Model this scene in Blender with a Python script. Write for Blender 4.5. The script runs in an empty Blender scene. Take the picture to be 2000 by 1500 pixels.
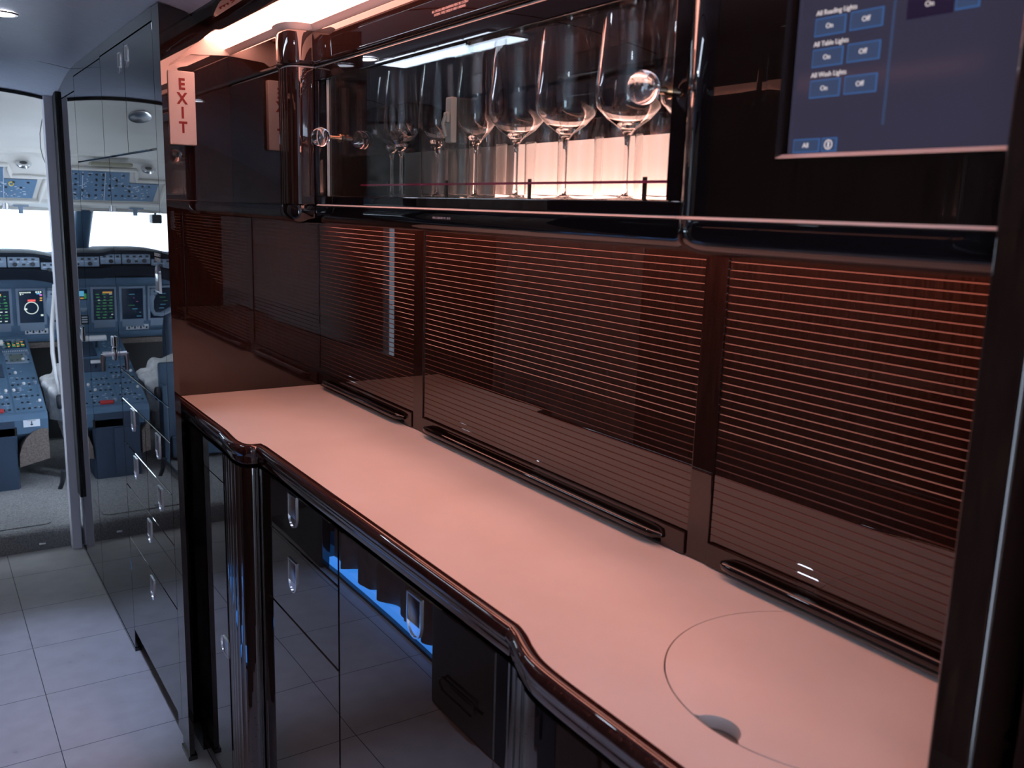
import bpy, bmesh, math, random
from mathutils import Matrix, Vector
PI = math.pi
rnd = random.Random(7)
S = bpy.context.scene
COL = S.collection

# ------------------------------------------------------------------ camera
YAW, PIT, ROL = 0.58665036, 0.19166913, -0.02974482
fw = Vector((math.sin(YAW)*math.cos(PIT), math.cos(YAW)*math.cos(PIT), -math.sin(PIT)))
rt = Vector((math.cos(YAW), -math.sin(YAW), 0)); dn = fw.cross(rt)
r2 = rt*math.cos(ROL) + dn*math.sin(ROL); d2 = -rt*math.sin(ROL) + dn*math.cos(ROL)
cam = bpy.data.cameras.new('camera'); co = bpy.data.objects.new('camera', cam); COL.objects.link(co)
m = Matrix.Identity(4)
for i in range(3):
    m[i][0] = r2[i]; m[i][1] = -d2[i]; m[i][2] = -fw[i]
m[0][3], m[1][3], m[2][3] = 0, 0, 1.415
co.matrix_world = m
cam.sensor_width = 36; cam.lens = 36*1765.18/2000; cam.clip_start = 0.02
cam.dof.use_dof = True; cam.dof.focus_distance = 2.1; cam.dof.aperture_fstop = 8.0
S.camera = co

# ------------------------------------------------------------------ daylight, exposure
W = bpy.data.worlds.new('world'); S.world = W; W.use_nodes = True
bg = W.node_tree.nodes['Background']; bg.inputs[0].default_value = (0.64, 0.78, 1.0, 1); bg.inputs[1].default_value = 11
S.view_settings.view_transform = 'Standard'; S.view_settings.look = 'None'
S.view_settings.exposure = 0.0; S.view_settings.gamma = 1; S.view_settings.use_curve_mapping = False
S.cycles.use_denoising = True
S.cycles.max_bounces = 28; S.cycles.transmission_bounces = 26; S.cycles.transparent_max_bounces = 24
S.cycles.glossy_bounces = 6; S.cycles.diffuse_bounces = 4
S.cycles.sample_clamp_indirect = 6.0
S.cycles.caustics_refractive = True

def area(name, loc, rot, sx, sy, power, color):
    l = bpy.data.lights.new(name, 'AREA'); l.shape = 'RECTANGLE'; l.size = sx; l.size_y = sy
    l.energy = power; l.color = color
    o = bpy.data.objects.new(name, l); o.location = loc; o.rotation_euler = rot; COL.objects.link(o)
    return o
GAL = (1.0, 0.38, 0.285)      # rosy galley light
P_DIFF = 9.6                 # diffuser over the counter, emission strength
P_UNDER = 3.4               # strip under the wall units
P_DAY = (0.42, 0.62, 1.0)
P_PANEL = 11.0                # ceiling light panels over the aisle
P_DOWN = 40.0
P_BLUE = 3.6

# ------------------------------------------------------------------ materials
def mat(name, color=(0.5, 0.5, 0.5), rough=0.5, metal=0.0, coat=0.0, spec=0.5, emit=None, es=0.0, ior=1.5, coat_rough=0.02):
    mt = bpy.data.materials.new(name); mt.use_nodes = True
    b = mt.node_tree.nodes['Principled BSDF']
    b.inputs['Base Color'].default_value = (*color, 1); b.inputs['Roughness'].default_value = rough
    b.inputs['Metallic'].default_value = metal; b.inputs['Coat Weight'].default_value = coat
    b.inputs['Coat Roughness'].default_value = coat_rough; b.inputs['Coat IOR'].default_value = 1.6
    b.inputs['Specular IOR Level'].default_value = spec; b.inputs['IOR'].default_value = ior
    if emit:
        b.inputs['Emission Color'].default_value = (*emit, 1); b.inputs['Emission Strength'].default_value = es
    return mt
def nodes(mt): return mt.node_tree.nodes, mt.node_tree.links, mt.node_tree.nodes['Principled BSDF']
def noise_color(mt, c1, c2, scale=(1, 1, 1), ns=10, detail=4, bump=0.0, bscale=None, rough=None, lo=0.3, hi=0.7):
    N, L, b = nodes(mt)
    tc = N.new('ShaderNodeTexCoord'); mp = N.new('ShaderNodeMapping'); mp.inputs['Scale'].default_value = scale
    nz = N.new('ShaderNodeTexNoise'); nz.inputs['Scale'].default_value = ns; nz.inputs['Detail'].default_value = detail
    rp = N.new('ShaderNodeValToRGB'); rp.color_ramp.elements[0].position = lo; rp.color_ramp.elements[1].position = hi
    rp.color_ramp.elements[0].color = (*c1, 1); rp.color_ramp.elements[1].color = (*c2, 1)
    L.new(tc.outputs['Object'], mp.inputs[0]); L.new(mp.outputs[0], nz.inputs['Vector'])
    L.new(nz.outputs['Fac'], rp.inputs[0]); L.new(rp.outputs[0], b.inputs['Base Color'])
    if bump:
        bp = N.new('ShaderNodeBump'); bp.inputs['Strength'].default_value = bump; bp.inputs['Distance'].default_value = 0.002
        n2 = N.new('ShaderNodeTexNoise'); n2.inputs['Scale'].default_value = bscale or ns
        L.new(tc.outputs['Object'], n2.inputs['Vector']); L.new(n2.outputs['Fac'], bp.inputs['Height'])
        L.new(bp.outputs[0], b.inputs['Normal'])
    return mt
def lacquer(name, c1, c2, coat=1.0, wave=0.0, base_rough=0.3):
    mt = mat(name, c1, base_rough, coat=coat, spec=0.0, coat_rough=0.008)
    noise_color(mt, c1, c2, (90, 90, 6), 3.0, 6)
    N, L, b = nodes(mt)
    if wave:
        tc = N.new('ShaderNodeTexCoord'); nz = N.new('ShaderNodeTexNoise'); nz.inputs['Scale'].default_value = 3.2
        nz.inputs['Detail'].default_value = 0.5
        bp = N.new('ShaderNodeBump'); bp.inputs['Strength'].default_value = wave; bp.inputs['Distance'].default_value = 0.012
        L.new(tc.outputs['Object'], nz.inputs['Vector']); L.new(nz.outputs['Fac'], bp.inputs['Height'])
        L.new(bp.outputs[0], b.inputs['Coat Normal'])
    return mt
M_wood = lacquer('walnut_lacquer', (0.009, 0.0042, 0.0034), (0.026, 0.0115, 0.0085))
M_tamb = lacquer('walnut_tambour', (0.012, 0.006, 0.0045), (0.030, 0.014, 0.010))
M_tall = lacquer('dark_walnut_mirror_lacquer', (0.008, 0.006, 0.005), (0.020, 0.013, 0.010))
nodes(M_tall)[2].inputs['Coat IOR'].default_value = 1.85
M_base = lacquer('dark_walnut_wavy_lacquer', (0.007, 0.0045, 0.004), (0.016, 0.009, 0.007), wave=0.05)
nodes(M_base)[2].inputs['Coat IOR'].default_value = 1.8
M_base2 = lacquer('near_black_walnut', (0.006, 0.004, 0.0035), (0.016, 0.009, 0.007))
M_black = mat('black_lacquer', (0.006, 0.005, 0.006), 0.25, coat=1.0, spec=0.0)
M_matblack = mat('matt_black', (0.008, 0.008, 0.009), 0.6)
M_gap = mat('shadow_gap_black', (0.003, 0.003, 0.003), 0.8, spec=0.1)
M_rail = lacquer('counter_edge_lacquer', (0.012, 0.004, 0.004), (0.05, 0.016, 0.012))
M_chrome = mat('polished_steel', (0.75, 0.76, 0.78), 0.14, metal=1.0)
M_satin = mat('satin_nickel', (0.42, 0.40, 0.38), 0.28, metal=1.0)
M_bronze = mat('dark_bronze', (0.10, 0.06, 0.05), 0.12, metal=1.0)
M_crystal = bpy.data.materials.new('clear_glass'); M_crystal.use_nodes = True
_b = M_crystal.node_tree.nodes['Principled BSDF']; _b.inputs['Transmission Weight'].default_value = 1; _b.inputs['Roughness'].default_value = 0
_b.inputs['IOR'].default_value = 1.48; _b.inputs['Base Color'].default_value = (1, 0.985, 0.98, 1)
M_pane = bpy.data.materials.new('thin_pane_glass'); M_pane.use_nodes = True
_N = M_pane.node_tree.nodes; _L = M_pane.node_tree.links; _N.clear()
_o = _N.new('ShaderNodeOutputMaterial'); _mx = _N.new('ShaderNodeMixShader'); _t = _N.new('ShaderNodeBsdfTransparent'); _g = _N.new('ShaderNodeBsdfGlossy')
_f = _N.new('ShaderNodeFresnel'); _ge = _N.new('ShaderNodeNewGeometry'); _ma = _N.new('ShaderNodeMath'); _ma.operation = 'MULTIPLY_ADD'
_ma.inputs[1].default_value = 1/1.5-1.5; _ma.inputs[2].default_value = 1.5; _L.new(_ge.outputs['Backfacing'], _ma.inputs[0]); _L.new(_ma.outputs[0], _f.inputs[0]); _g.inputs['Roughness'].default_value = 0
_t.inputs[0].default_value = (0.93, 0.955, 0.94, 1)
_L.new(_f.outputs[0], _mx.inputs[0]); _L.new(_t.outputs[0], _mx.inputs[1]); _L.new(_g.outputs[0], _mx.inputs[2]); _L.new(_mx.outputs[0], _o.inputs[0])
M_counter = mat('cream_counter', (0.74, 0.70, 0.64), 0.42, spec=0.35)
noise_color(M_counter, (0.70, 0.66, 0.60), (0.78, 0.745, 0.69), (1, 1, 1), 5, 3, bump=0.05, bscale=120)
M_steel = noise_color(mat('sink_steel', (0.18, 0.17, 0.16), 0.6, metal=0.2), (0.14, 0.13, 0.12), (0.22, 0.21, 0.19), ns=60)
M_white = mat('white_plastic', (0.78, 0.76, 0.74), 0.35)
M_soffit = mat('soffit_cream', (0.66, 0.60, 0.56), 0.5)
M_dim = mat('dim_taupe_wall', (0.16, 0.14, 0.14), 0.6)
M_red = mat('exit_red', (0.30, 0.02, 0.02), 0.5)
M_diff = mat('galley_diffuser', (0.9, 0.9, 0.9), 0.5, emit=GAL, es=P_DIFF)
M_under = mat('under_strip', (0.9, 0.9, 0.9), 0.5, emit=GAL, es=P_UNDER)
M_glow = mat('cabinet_backlight', (0.9, 0.82, 0.80), 0.6, emit=(1.0, 0.57, 0.48), es=1.15)
M_glow2 = mat('cabinet_led', (0.9, 0.8, 0.78), 0.6, emit=(1.0, 0.50, 0.41), es=50.0)
M_lpanel = mat('ceiling_light_panel', (0.9, 0.9, 0.9), 0.4, emit=(0.70, 0.82, 1.0), es=P_PANEL)
M_down = mat('downlight_lens', (0.9, 0.9, 0.9), 0.4, emit=(0.75, 0.82, 1.0), es=P_DOWN)
M_blue = mat('blue_led', (0.5, 0.6, 0.9), 0.4, emit=(0.05, 0.30, 1.0), es=P_BLUE)
M_text = mat('rosy_lettering', (0.45, 0.34, 0.33), 0.5)
M_carpet = noise_color(mat('grey_carpet', (0.3, 0.3, 0.3), 0.95, spec=0.1), (0.20, 0.20, 0.21), (0.40, 0.39, 0.38), ns=160, detail=3, bump=0.9, bscale=220)
M_carpet2 = noise_color(mat('taupe_carpet', (0.2, 0.17, 0.15), 0.95, spec=0.1), (0.13, 0.105, 0.09), (0.24, 0.20, 0.18), ns=150, bump=0.6, bscale=200)
M_liner = noise_color(mat('cream_liner', (0.7, 0.68, 0.63), 0.6), (0.58, 0.555, 0.50), (0.64, 0.615, 0.565), ns=3)
M_recess = mat('olive_recess', (0.30, 0.29, 0.21), 0.7)
M_ceil = mat('brushed_ceiling', (0.42, 0.44, 0.50), 0.42, spec=0.5)
noise_color(M_ceil, (0.56, 0.62, 0.76), (0.74, 0.80, 0.94), (14, 300, 1), 2.0, 5, lo=0.25, hi=0.75)
M_panel = noise_color(mat('panel_blue_grey', (0.09, 0.17, 0.26), 0.45), (0.08, 0.155, 0.24), (0.11, 0.195, 0.30), ns=14)
M_paneld = mat('panel_dark_blue', (0.035, 0.06, 0.10), 0.5)
M_panelg = mat('panel_light_grey', (0.22, 0.29, 0.38), 0.45)
M_glare = mat('glareshield_black', (0.008, 0.012, 0.020), 0.7, spec=0.15)
M_legend = mat('pale_legend', (0.75, 0.80, 0.86), 0.5)
M_switchdark = mat('switch_dark', (0.02, 0.022, 0.028), 0.4)
M_fur = noise_color(mat('sheepskin', (0.85, 0.84, 0.82), 0.9, spec=0.1), (0.72, 0.71, 0.69), (0.92, 0.91, 0.89), ns=45, bump=1.0, bscale=70)
M_seat = mat('seat_shell_grey', (0.42, 0.41, 0.38), 0.5)
M_seatb = mat('seat_frame_blue', (0.06, 0.11, 0.17), 0.4)
M_jamb = mat('jamb_grey_lavender', (0.86, 0.84, 0.90), 0.5)
M_curtain = noise_color(mat('taupe_curtain', (0.25, 0.2, 0.18), 0.85), (0.24, 0.185, 0.155), (0.32, 0.26, 0.22), ns=30)
M_pinkac = mat('rose_acrylic', (0.42, 0.05, 0.12), 0.15, coat=0.5)
M_brass = mat('warm_metal', (0.55, 0.40, 0.28), 0.2, metal=1.0)

nodes(M_tamb)[2].inputs['Coat IOR'].default_value = 1.95; nodes(M_wood)[2].inputs['Coat IOR'].default_value = 1.7
# floor tile material
M_floor = mat('stone_tile', (0.3, 0.3, 0.3), 0.38, spec=0.45)
N, L, b = nodes(M_floor)
tc = N.new('ShaderNodeTexCoord'); sp = N.new('ShaderNodeSeparateXYZ'); L.new(tc.outputs['Object'], sp.inputs[0])
def linef(axis, off, pitch, w):
    a = N.new('ShaderNodeMath'); a.operation = 'SUBTRACT'; a.inputs[1].default_value = off
    d = N.new('ShaderNodeMath'); d.operation = 'PINGPONG'; d.inputs[1].default_value = pitch/2
    c = N.new('ShaderNodeMath'); c.operation = 'LESS_THAN'; c.inputs[1].default_value = w
    L.new(sp.outputs[axis], a.inputs[0]); L.new(a.outputs[0], d.inputs[0]); L.new(d.outputs[0], c.inputs[0]); return c
lx = linef(0, 0.2207 - 3.22, 0.322, 0.0011); ly = linef(1, 2.4 - 6.44, 0.3215, 0.0011)
mxx = N.new('ShaderNodeMath'); mxx.operation = 'MAXIMUM'; L.new(lx.outputs[0], mxx.inputs[0]); L.new(ly.outputs[0], mxx.inputs[1])
nz = N.new('ShaderNodeTexNoise'); nz.inputs['Scale'].default_value = 14; nz.inputs['Detail'].default_value = 8
rp = N.new('ShaderNodeValToRGB'); rp.color_ramp.elements[0].position = 0.25; rp.color_ramp.elements[1].position = 0.62
rp.color_ramp.elements[0].color = (0.36, 0.35, 0.34, 1); rp.color_ramp.elements[1].color = (0.56, 0.54, 0.52, 1)
e = rp.color_ramp.elements.new(0.33); e.color = (0.50, 0.48, 0.465, 1)
L.new(tc.outputs['Object'], nz.inputs['Vector']); L.new(nz.outputs['Fac'], rp.inputs[0])
mc = N.new('ShaderNodeMix'); mc.data_type = 'RGBA'; mc.inputs[7].default_value = (0.045, 0.045, 0.05, 1)
L.new(mxx.outputs[0], mc.inputs[0]); L.new(rp.outputs[0], mc.inputs[6]); L.new(mc.outputs[2], b.inputs['Base Color'])

# ------------------------------------------------------------------ mesh helpers
class MB:
    def __init__(s): s.v = []; s.f = []; s.m = []
    def add(s, vs, fs, mi=0, mtx=None):
        n = len(s.v)
        for p in vs: s.v.append(tuple(mtx @ Vector(p)) if mtx else tuple(p))
        for f in fs: s.f.append([n+i for i in f]); s.m.append(mi)
        return s
    def bm(s, b, mi=0, mtx=None):
        b.verts.ensure_lookup_table(); b.verts.index_update()
        return s.add([v.co[:] for v in b.verts], [[v.index for v in f.verts] for f in b.faces], mi, mtx)
    def box(s, x0, x1, y0, y1, z0, z1, bev=0.0, mi=0, mtx=None, seg=2):
        b = bmesh.new(); bmesh.ops.create_cube(b, size=1)
        for v in b.verts:
            v.co = ((x0+x1)/2 + v.co.x*(x1-x0), (y0+y1)/2 + v.co.y*(y1-y0), (z0+z1)/2 + v.co.z*(z1-z0))
        if bev: bmesh.ops.bevel(b, geom=list(b.edges), offset=bev, segments=seg, profile=0.5, affect='EDGES')
        s.bm(b, mi, mtx); b.free(); return s
    def lathe(s, prof, c=(0, 0, 0), n=24, axis='Z', mi=0, mtx=None):
        vs = []; fs = []; k = len(prof)
        for i in range(n):
            a = 2*PI*i/n
            for r, h in prof:
                x, y = r*math.cos(a), r*math.sin(a)
                p = (x, y, h) if axis == 'Z' else ((h, x, y) if axis == 'X' else (x, h, y))
                vs.append((p[0]+c[0], p[1]+c[1], p[2]+c[2]))
        for i in range(n):
            j = (i+1) % n
            for q in range(k-1): fs.append([i*k+q, j*k+q, j*k+q+1, i*k+q+1])
        if prof[0] != prof[-1]: fs.append([i*k for i in range(n)][::-1]); fs.append([i*k+k-1 for i in range(n)])
        return s.add(vs, fs, mi, mtx)
    def cyl(s, c, r, h, axis='Z', n=20, mi=0, mtx=None, bev=0.0):
        pr = [(r, 0), (r, h)] if not bev else [(r-bev, 0), (r, bev), (r, h-bev), (r-bev, h)]
        return s.lathe(pr, c, n, axis, mi, mtx)
    def tube(s, pts, r, n=10, mi=0, closed=False):
        pts = [Vector(p) for p in pts]; vs = []; fs = []; up = None; K = len(pts)
        for i, p in enumerate(pts):
            t = (pts[min(i+1, K-1)] - pts[max(i-1, 0)]).normalized()
            if up is None: up = t.orthogonal().normalized()
            up = (up - t*up.dot(t)).normalized(); sd = t.cross(up)
            rr = r[i] if isinstance(r, (list, tuple)) else r
            for k in range(n):
                a = 2*PI*k/n; vs.append(p + (up*math.cos(a) + sd*math.sin(a))*rr)
        for i in range(K-1):
            for k in range(n):
                k2 = (k+1) % n; fs.append([i*n+k, i*n+k2, (i+1)*n+k2, (i+1)*n+k])
        fs.append(list(range(n))[::-1]); fs.append([(K-1)*n+k for k in range(n)])
        return s.add([v[:] for v in vs], fs, mi)
    def sweep(s, path, prof, mi=0, caps=True):
        """path: (x, y) list running towards the viewer; prof: (outward offset, z) list."""
        K = len(path); vs = []; fs = []; k = len(prof)
        for i in range(K):
            a = Vector(path[max(i-1, 0)]); c = Vector(path[min(i+1, K-1)]); p = Vector(path[i])
            d1 = (p-a).normalized() if i > 0 else (c-p).normalized(); d3 = (c-p).normalized() if i < K-1 else d1
            n1 = Vector((d1.y, -d1.x)); n2 = Vector((d3.y, -d3.x)); nn = (n1+n2).normalized()
            sc = 1/max(0.5, nn.dot(n1))
            for o, z in prof: q = p + nn*o*sc; vs.append((q.x, q.y, z))
        for i in range(K-1):
            for j in range(k-1): fs.append([i*k+j, i*k+j+1, (i+1)*k+j+1, (i+1)*k+j])
        if caps and prof[0] == prof[-1]:
            fs.append(list(range(k-1))); fs.append([(K-1)*k+j for j in range(k-1)][::-1])
        return s.add(vs, fs, mi)
    def prism(s, poly, h0, h1, axis='Z', mi=0, mtx=None):
        n = len(poly); f = lambda p, h: (p[0], p[1], h) if axis == 'Z' else ((h, p[0], p[1]) if axis == 'X' else (p[0], h, p[1]))
        vs = [f(p, h0) for p in poly] + [f(p, h1) for p in poly]
        fs = [list(range(n))[::-1], [n+i for i in range(n)]] + [[i, (i+1) % n, n+(i+1) % n, n+i] for i in range(n)]
        return s.add(vs, fs, mi, mtx)
    def grid(s, fn, nu, nv, mi=0):
        vs = [fn(i/nu, j/nv) for i in range(nu+1) for j in range(nv+1)]
        fs = [[i*(nv+1)+j, (i+1)*(nv+1)+j, (i+1)*(nv+1)+j+1, i*(nv+1)+j+1] for i in range(nu) for j in range(nv)]
        return s.add(vs, fs, mi)
    def text(s, body, size, mtx, mi=0, align='CENTER', depth=0.0003, bold=0.0):
        c = bpy.data.curves.new('t', 'FONT'); c.body = body; c.size = size; c.align_x = align; c.align_y = 'CENTER'; c.extrude = depth; c.offset = bold
        c.resolution_u = 3
        o = bpy.data.objects.new('t', c); COL.objects.link(o); bpy.context.view_layer.update()
        dg = bpy.context.evaluated_depsgraph_get(); me = bpy.data.meshes.new_from_object(o.evaluated_get(dg))
        s.add([v.co[:] for v in me.vertices], [list(p.vertices) for p in me.polygons], mi, mtx)
        bpy.data.objects.remove(o); bpy.data.meshes.remove(me); bpy.data.curves.remove(c); return s
    def build(s, name, mats, parent=None, org=None, smooth=35, fix=True, wn=True):
        if org is None: org = Vector(parent['_w']) if parent is not None and '_w' in parent else Vector((0, 0, 0))
        org = Vector(org)
        me = bpy.data.meshes.new(name); me.from_pydata([tuple(Vector(v)-org) for v in s.v], [], s.f)
        for mt in (mats if isinstance(mats, (list, tuple)) else [mats]): me.materials.append(mt)
        for p, mi in zip(me.polygons, s.m): p.material_index = mi
        if fix:
            b = bmesh.new(); b.from_mesh(me); bmesh.ops.recalc_face_normals(b, faces=b.faces); b.to_mesh(me); b.free()
        me.update()
        if smooth:
            for p in me.polygons: p.use_smooth = True
            me.set_sharp_from_angle(angle=math.radians(smooth))
        o = bpy.data.objects.new(name, me); COL.objects.link(o)
        if wn and smooth and len(me.polygons) > 6:
            wm = o.modifiers.new('weighted_normals', 'WEIGHTED_NORMAL'); wm.keep_sharp = True; wm.weight = 90
        if parent is not None: o.parent = parent; o['_w'] = tuple(org)
        else: o.location = org; o['_w'] = tuple(org)
        return o
def tag(o, label, cat, group=None, kind=None):
    o['label'] = label; o['category'] = cat
    if group: o['group'] = group
    if kind: o['kind'] = kind
    return o
def thing(name, label, cat, loc=(0, 0, 0), group=None):
    o = bpy.data.objects.new(name, None); COL.objects.link(o); o.location = loc; o['_w'] = tuple(loc)
    return tag(o, label, cat, group)
def struct(o, label, cat):
    o['kind'] = 'structure'; o['label'] = label; o['category'] = cat; return o
def smooth_path(pts, n=6):
    out = []
    for i in range(len(pts)-1):
        p0 = pts[max(i-1, 0)]; p1 = pts[i]; p2 = pts[i+1]; p3 = pts[min(i+2, len(pts)-1)]
        for k in range(n):
            t = k/n
            out.append(tuple(0.5*((2*p1[a]) + (-p0[a]+p2[a])*t + (2*p0[a]-5*p1[a]+4*p2[a]-p3[a])*t*t + (-p0[a]+3*p1[a]-3*p2[a]+p3[a])*t**3) for a in (0, 1)))
    out.append(tuple(pts[-1])); return out
def cp(o, parent, loc):
    c = o.copy(); COL.objects.link(c); c.parent = parent; c.location = loc; return c
# text frames: facing the aisle (-X) and facing the viewer's end (-Y)
def face_x(x, y, z): return Matrix(((0, 0, -1, x), (-1, 0, 0, y), (0, 1, 0, z), (0, 0, 0, 1)))
def face_y(x, y, z): return Matrix(((1, 0, 0, x), (0, 0, -1, y), (0, 1, 0, z), (0, 0, 0, 1)))

# ================================================================== SETTING
fl = MB(); fl.box(-1.0, 1.05, -1.7, 3.95, -0.03, 0.0)
struct(fl.build('floor', M_floor, smooth=0), 'pale stone tile floor of the aisle', 'floor')

def ceil_z(x, y):
    z = 1.864 if y < 3.3 else 1.864 - 0.052*((y-3.3)/0.5)**2
    return z - 0.42*(x-0.24)**2 if x > 0.24 else z - 0.30*(x-0.24)**2
c_ = MB()
c_.grid(lambda u, v: (-1.0+1.562*u, -1.7+5.6*v, ceil_z(-1.0+1.562*u, -1.7+5.6*v)), 40, 60)
c_.box(-1.05, 1.05, -1.75, 3.94, 1.885, 1.91); c_.box(0.5625, 0.60, -1.75, 0.34, 1.6, 1.885)
struct(c_.build('ceiling', M_ceil, fix=False), 'brushed blue grey curved ceiling panels over the aisle', 'ceiling')
sm = MB()
for y in (3.46, 1.85, 0.6):
    sm.tube([(-0.15+0.71*i/20, y + 0.03*math.sin(i/20*PI), ceil_z(-0.15+0.71*i/20, y)-0.0005) for i in range(21)], 0.0016, 6)
struct(sm.build('trim_1', M_gap), 'thin dark seams between the ceiling panels', 'trim')
w = MB(); w.box(1.0, 1.05, -1.7, 3.9, 0, 1.885); struct(w.build('wall_right', M_wood, smooth=0), 'fuselage wall behind the galley units', 'wall')
w = MB(); w.box(-1.0, 1.05, -1.75, -1.7, 0, 1.80); struct(w.build('wall_back', M_soffit, smooth=0), 'cream rear wall of the entry area', 'wall')
w = MB(); w.box(-1.05, -1.0, -1.75, -1.30, 0, 1.6); w.box(-1.05, -1.0, -0.6, 3.9, 0, 1.6); w.box(-1.05, -1.0, -1.3, -0.6, 1.5, 1.6)
struct(w.build('wall_left', M_dim, smooth=0), 'cream left wall with the open entry doorway', 'wall')
w = MB(); w.box(-1.05, -0.02, 3.88, 3.94, 0, 1.8); w.box(0.50, 1.05, 3.88, 3.94, 0, 1.8); w.box(-1.05, 1.05, 3.90, 3.94, 1.80, 1.9)
struct(w.build('wall_front', M_jamb, smooth=0), 'bulkhead around the flight deck doorway', 'wall')
# partition near the camera
def rrect(x0, x1, y0, y1, r, n=5):
    out = []
    for cx, cy, a0 in ((x1-r, y1-r, 0), (x0+r, y1-r, 90), (x0+r, y0+r, 180), (x1-r, y0+r, 270)):
        for k in range(n+1):
            a = math.radians(a0+90*k/n); out.append((cx+r*math.cos(a), cy+r*math.sin(a)))
    return out
pt = MB(); pt.prism(rrect(0.611, 0.998, 0.304, 0.338, 0.004), 0, 1.86)
struct(pt.build('wall_near', M_wood), 'dark walnut partition edge close to the viewer on the right', 'wall')
sw = MB(); sw.box(0.62, 0.65, -1.7, 0.28, 0, 1.88); struct(sw.build('wall_side', M_wood, smooth=0), 'dark side wall beside the viewer', 'wall')

# left side of the aisle (seen mirrored in the lacquer)
t = thing('galley_cabinet', 'dark wood cabinet across the aisle, mirrored in the lower doors', 'cabinet', (-0.03, 1.5, 0))
q = MB(); q.box(-0.75, -0.035, 0.85, 2.12, 0, 1.78, 0.01); q.build('body', M_wood, t)
for i, (y0, y1) in enumerate(((0.87, 1.27), (1.29, 1.69), (1.71, 2.09))):
    q = MB(); q.box(-0.035, -0.028, y0, y1, 0.12, 1.72, 0.003); q.build('door', M_wood, t)
q = MB(); q.tube([(-0.026, 1.86, 0.11), (-0.02, 1.86, 0.13), (-0.02, 2.02, 0.13), (-0.02, 2.04, 0.11), (-0.02, 2.02, 0.09), (-0.02, 1.86, 0.09), (-0.02, 1.845, 0.11)], 0.004, 8); q.build('kick_vent', M_bronze, t)
def cur(u, v):
    y = 2.16+1.02*u; return (-0.17+0.022*math.sin(u*38)+0.012*math.sin(u*61), y, 0.050+0.010*math.sin(u*25)+1.64*v)
q = MB(); q.grid(cur, 120, 10)
tag(q.build('curtain', M_curtain, org=(-0.17, 2.6, 0.13), fix=False), 'taupe pleated curtain across the aisle, mirrored in the lower doors', 'curtain')
q = MB(); q.box(-0.22, -0.165, 2.14, 3.2, 0.012, 0.042)
tag(q.build('floor_light_strip', M_blue, org=(-0.19, 2.6, 0.012)), 'blue floor light strip glowing below the curtain', 'light strip')
q = MB(); q.box(-0.26, -0.15, 2.13, 3.2, 0, 0.012); q.box(-0.28, -0.23, 2.13, 3.2, 0, 0.2)
struct(q.build('baseboard_left', M_black, smooth=0), 'black plinth under the curtain', 'baseboard')
q = MB(); q.box(-0.75, -0.13, 3.2, 3.88, 0, 1.80, 0.01)
tag(q.build('closet', M_tall, org=(-0.4, 3.5, 0)), 'dark lacquered closet left of the flight deck doorway', 'closet')

# ceiling lamps
for i in range(5):
    y0 = 2.09+0.14*i
    t = thing('ceiling_light_panel', '%s square cool light panel in the ceiling row, mirrored in the glass doors' % ('nearest', 'second', 'middle', 'fourth', 'farthest')[i], 'ceiling light', (0.14, y0+0.06, 1.855), 'cool ceiling light panels')
    q = MB(); q.box(0.095, 0.185, y0, y0+0.125, 1.853, 1.858, 0.001); q.build('diffuser', M_lpanel, t)
    q = MB(); q.box(0.092, 0.188, y0-0.003, y0+0.128, 1.856, 1.8635); q.build('frame', M_chrome, t)
for i, (y, nm) in enumerate(((2.74, 'round recessed downlight in the ceiling at the top left'), (1.45, 'round recessed downlight above the aisle beside the glass doors'), (0.25, 'round recessed downlight above the viewer'))):
    zc = ceil_z(0.235, y)
    t = thing('downlight', nm, 'ceiling light', (0.235, y, zc), 'recessed downlights')
    q = MB(); q.cyl((0.235, y, zc-0.004), 0.034, 0.004, n=28); q.build('lens', M_down, t)
    sl = bpy.data.lights.new('downlight_beam', 'SPOT'); sl.energy = 54; sl.color = (0.46, 0.57, 1.0); sl.spot_size = math.radians(40); sl.spot_blend = 0.7; sl.shadow_soft_size = 0.03
    so = bpy.data.objects.new('downlight_beam', sl); COL.objects.link(so); so.location = (0.215, y, zc-0.012)
    if y < 1: sl.energy = 5
    q = MB(); q.lathe([(0.034, 0), (0.041, 0), (0.043, 0.003), (0.034, 0.003), (0.034, 0)], (0.235, y, zc-0.005), 28); q.build('rim', M_brass, t)

# door frame of the flight deck
q = MB(); q.box(0.452, 0.488, 3.87, 3.93, 0.0, 1.785, 0.004)
struct(q.build('trim_2', M_jamb), 'lavender grey jamb of the flight deck doorway', 'trim')
q = MB(); q.box(0.482, 0.4935, 3.79, 3.869, 0.24, 1.785, 0.002)
struct(q.build('trim_3', M_matblack), 'black rubber gasket along the doorway jamb', 'trim')
q = MB(); q.tube([(-0.05+0.54*i/16, 3.885, ceil_z(-0.05+0.54*i/16, 3.9)-0.003) for i in range(17)], 0.006, 8)
struct(q.build('trim_4', M_matblack), 'dark header strip over the doorway', 'trim')

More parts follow.
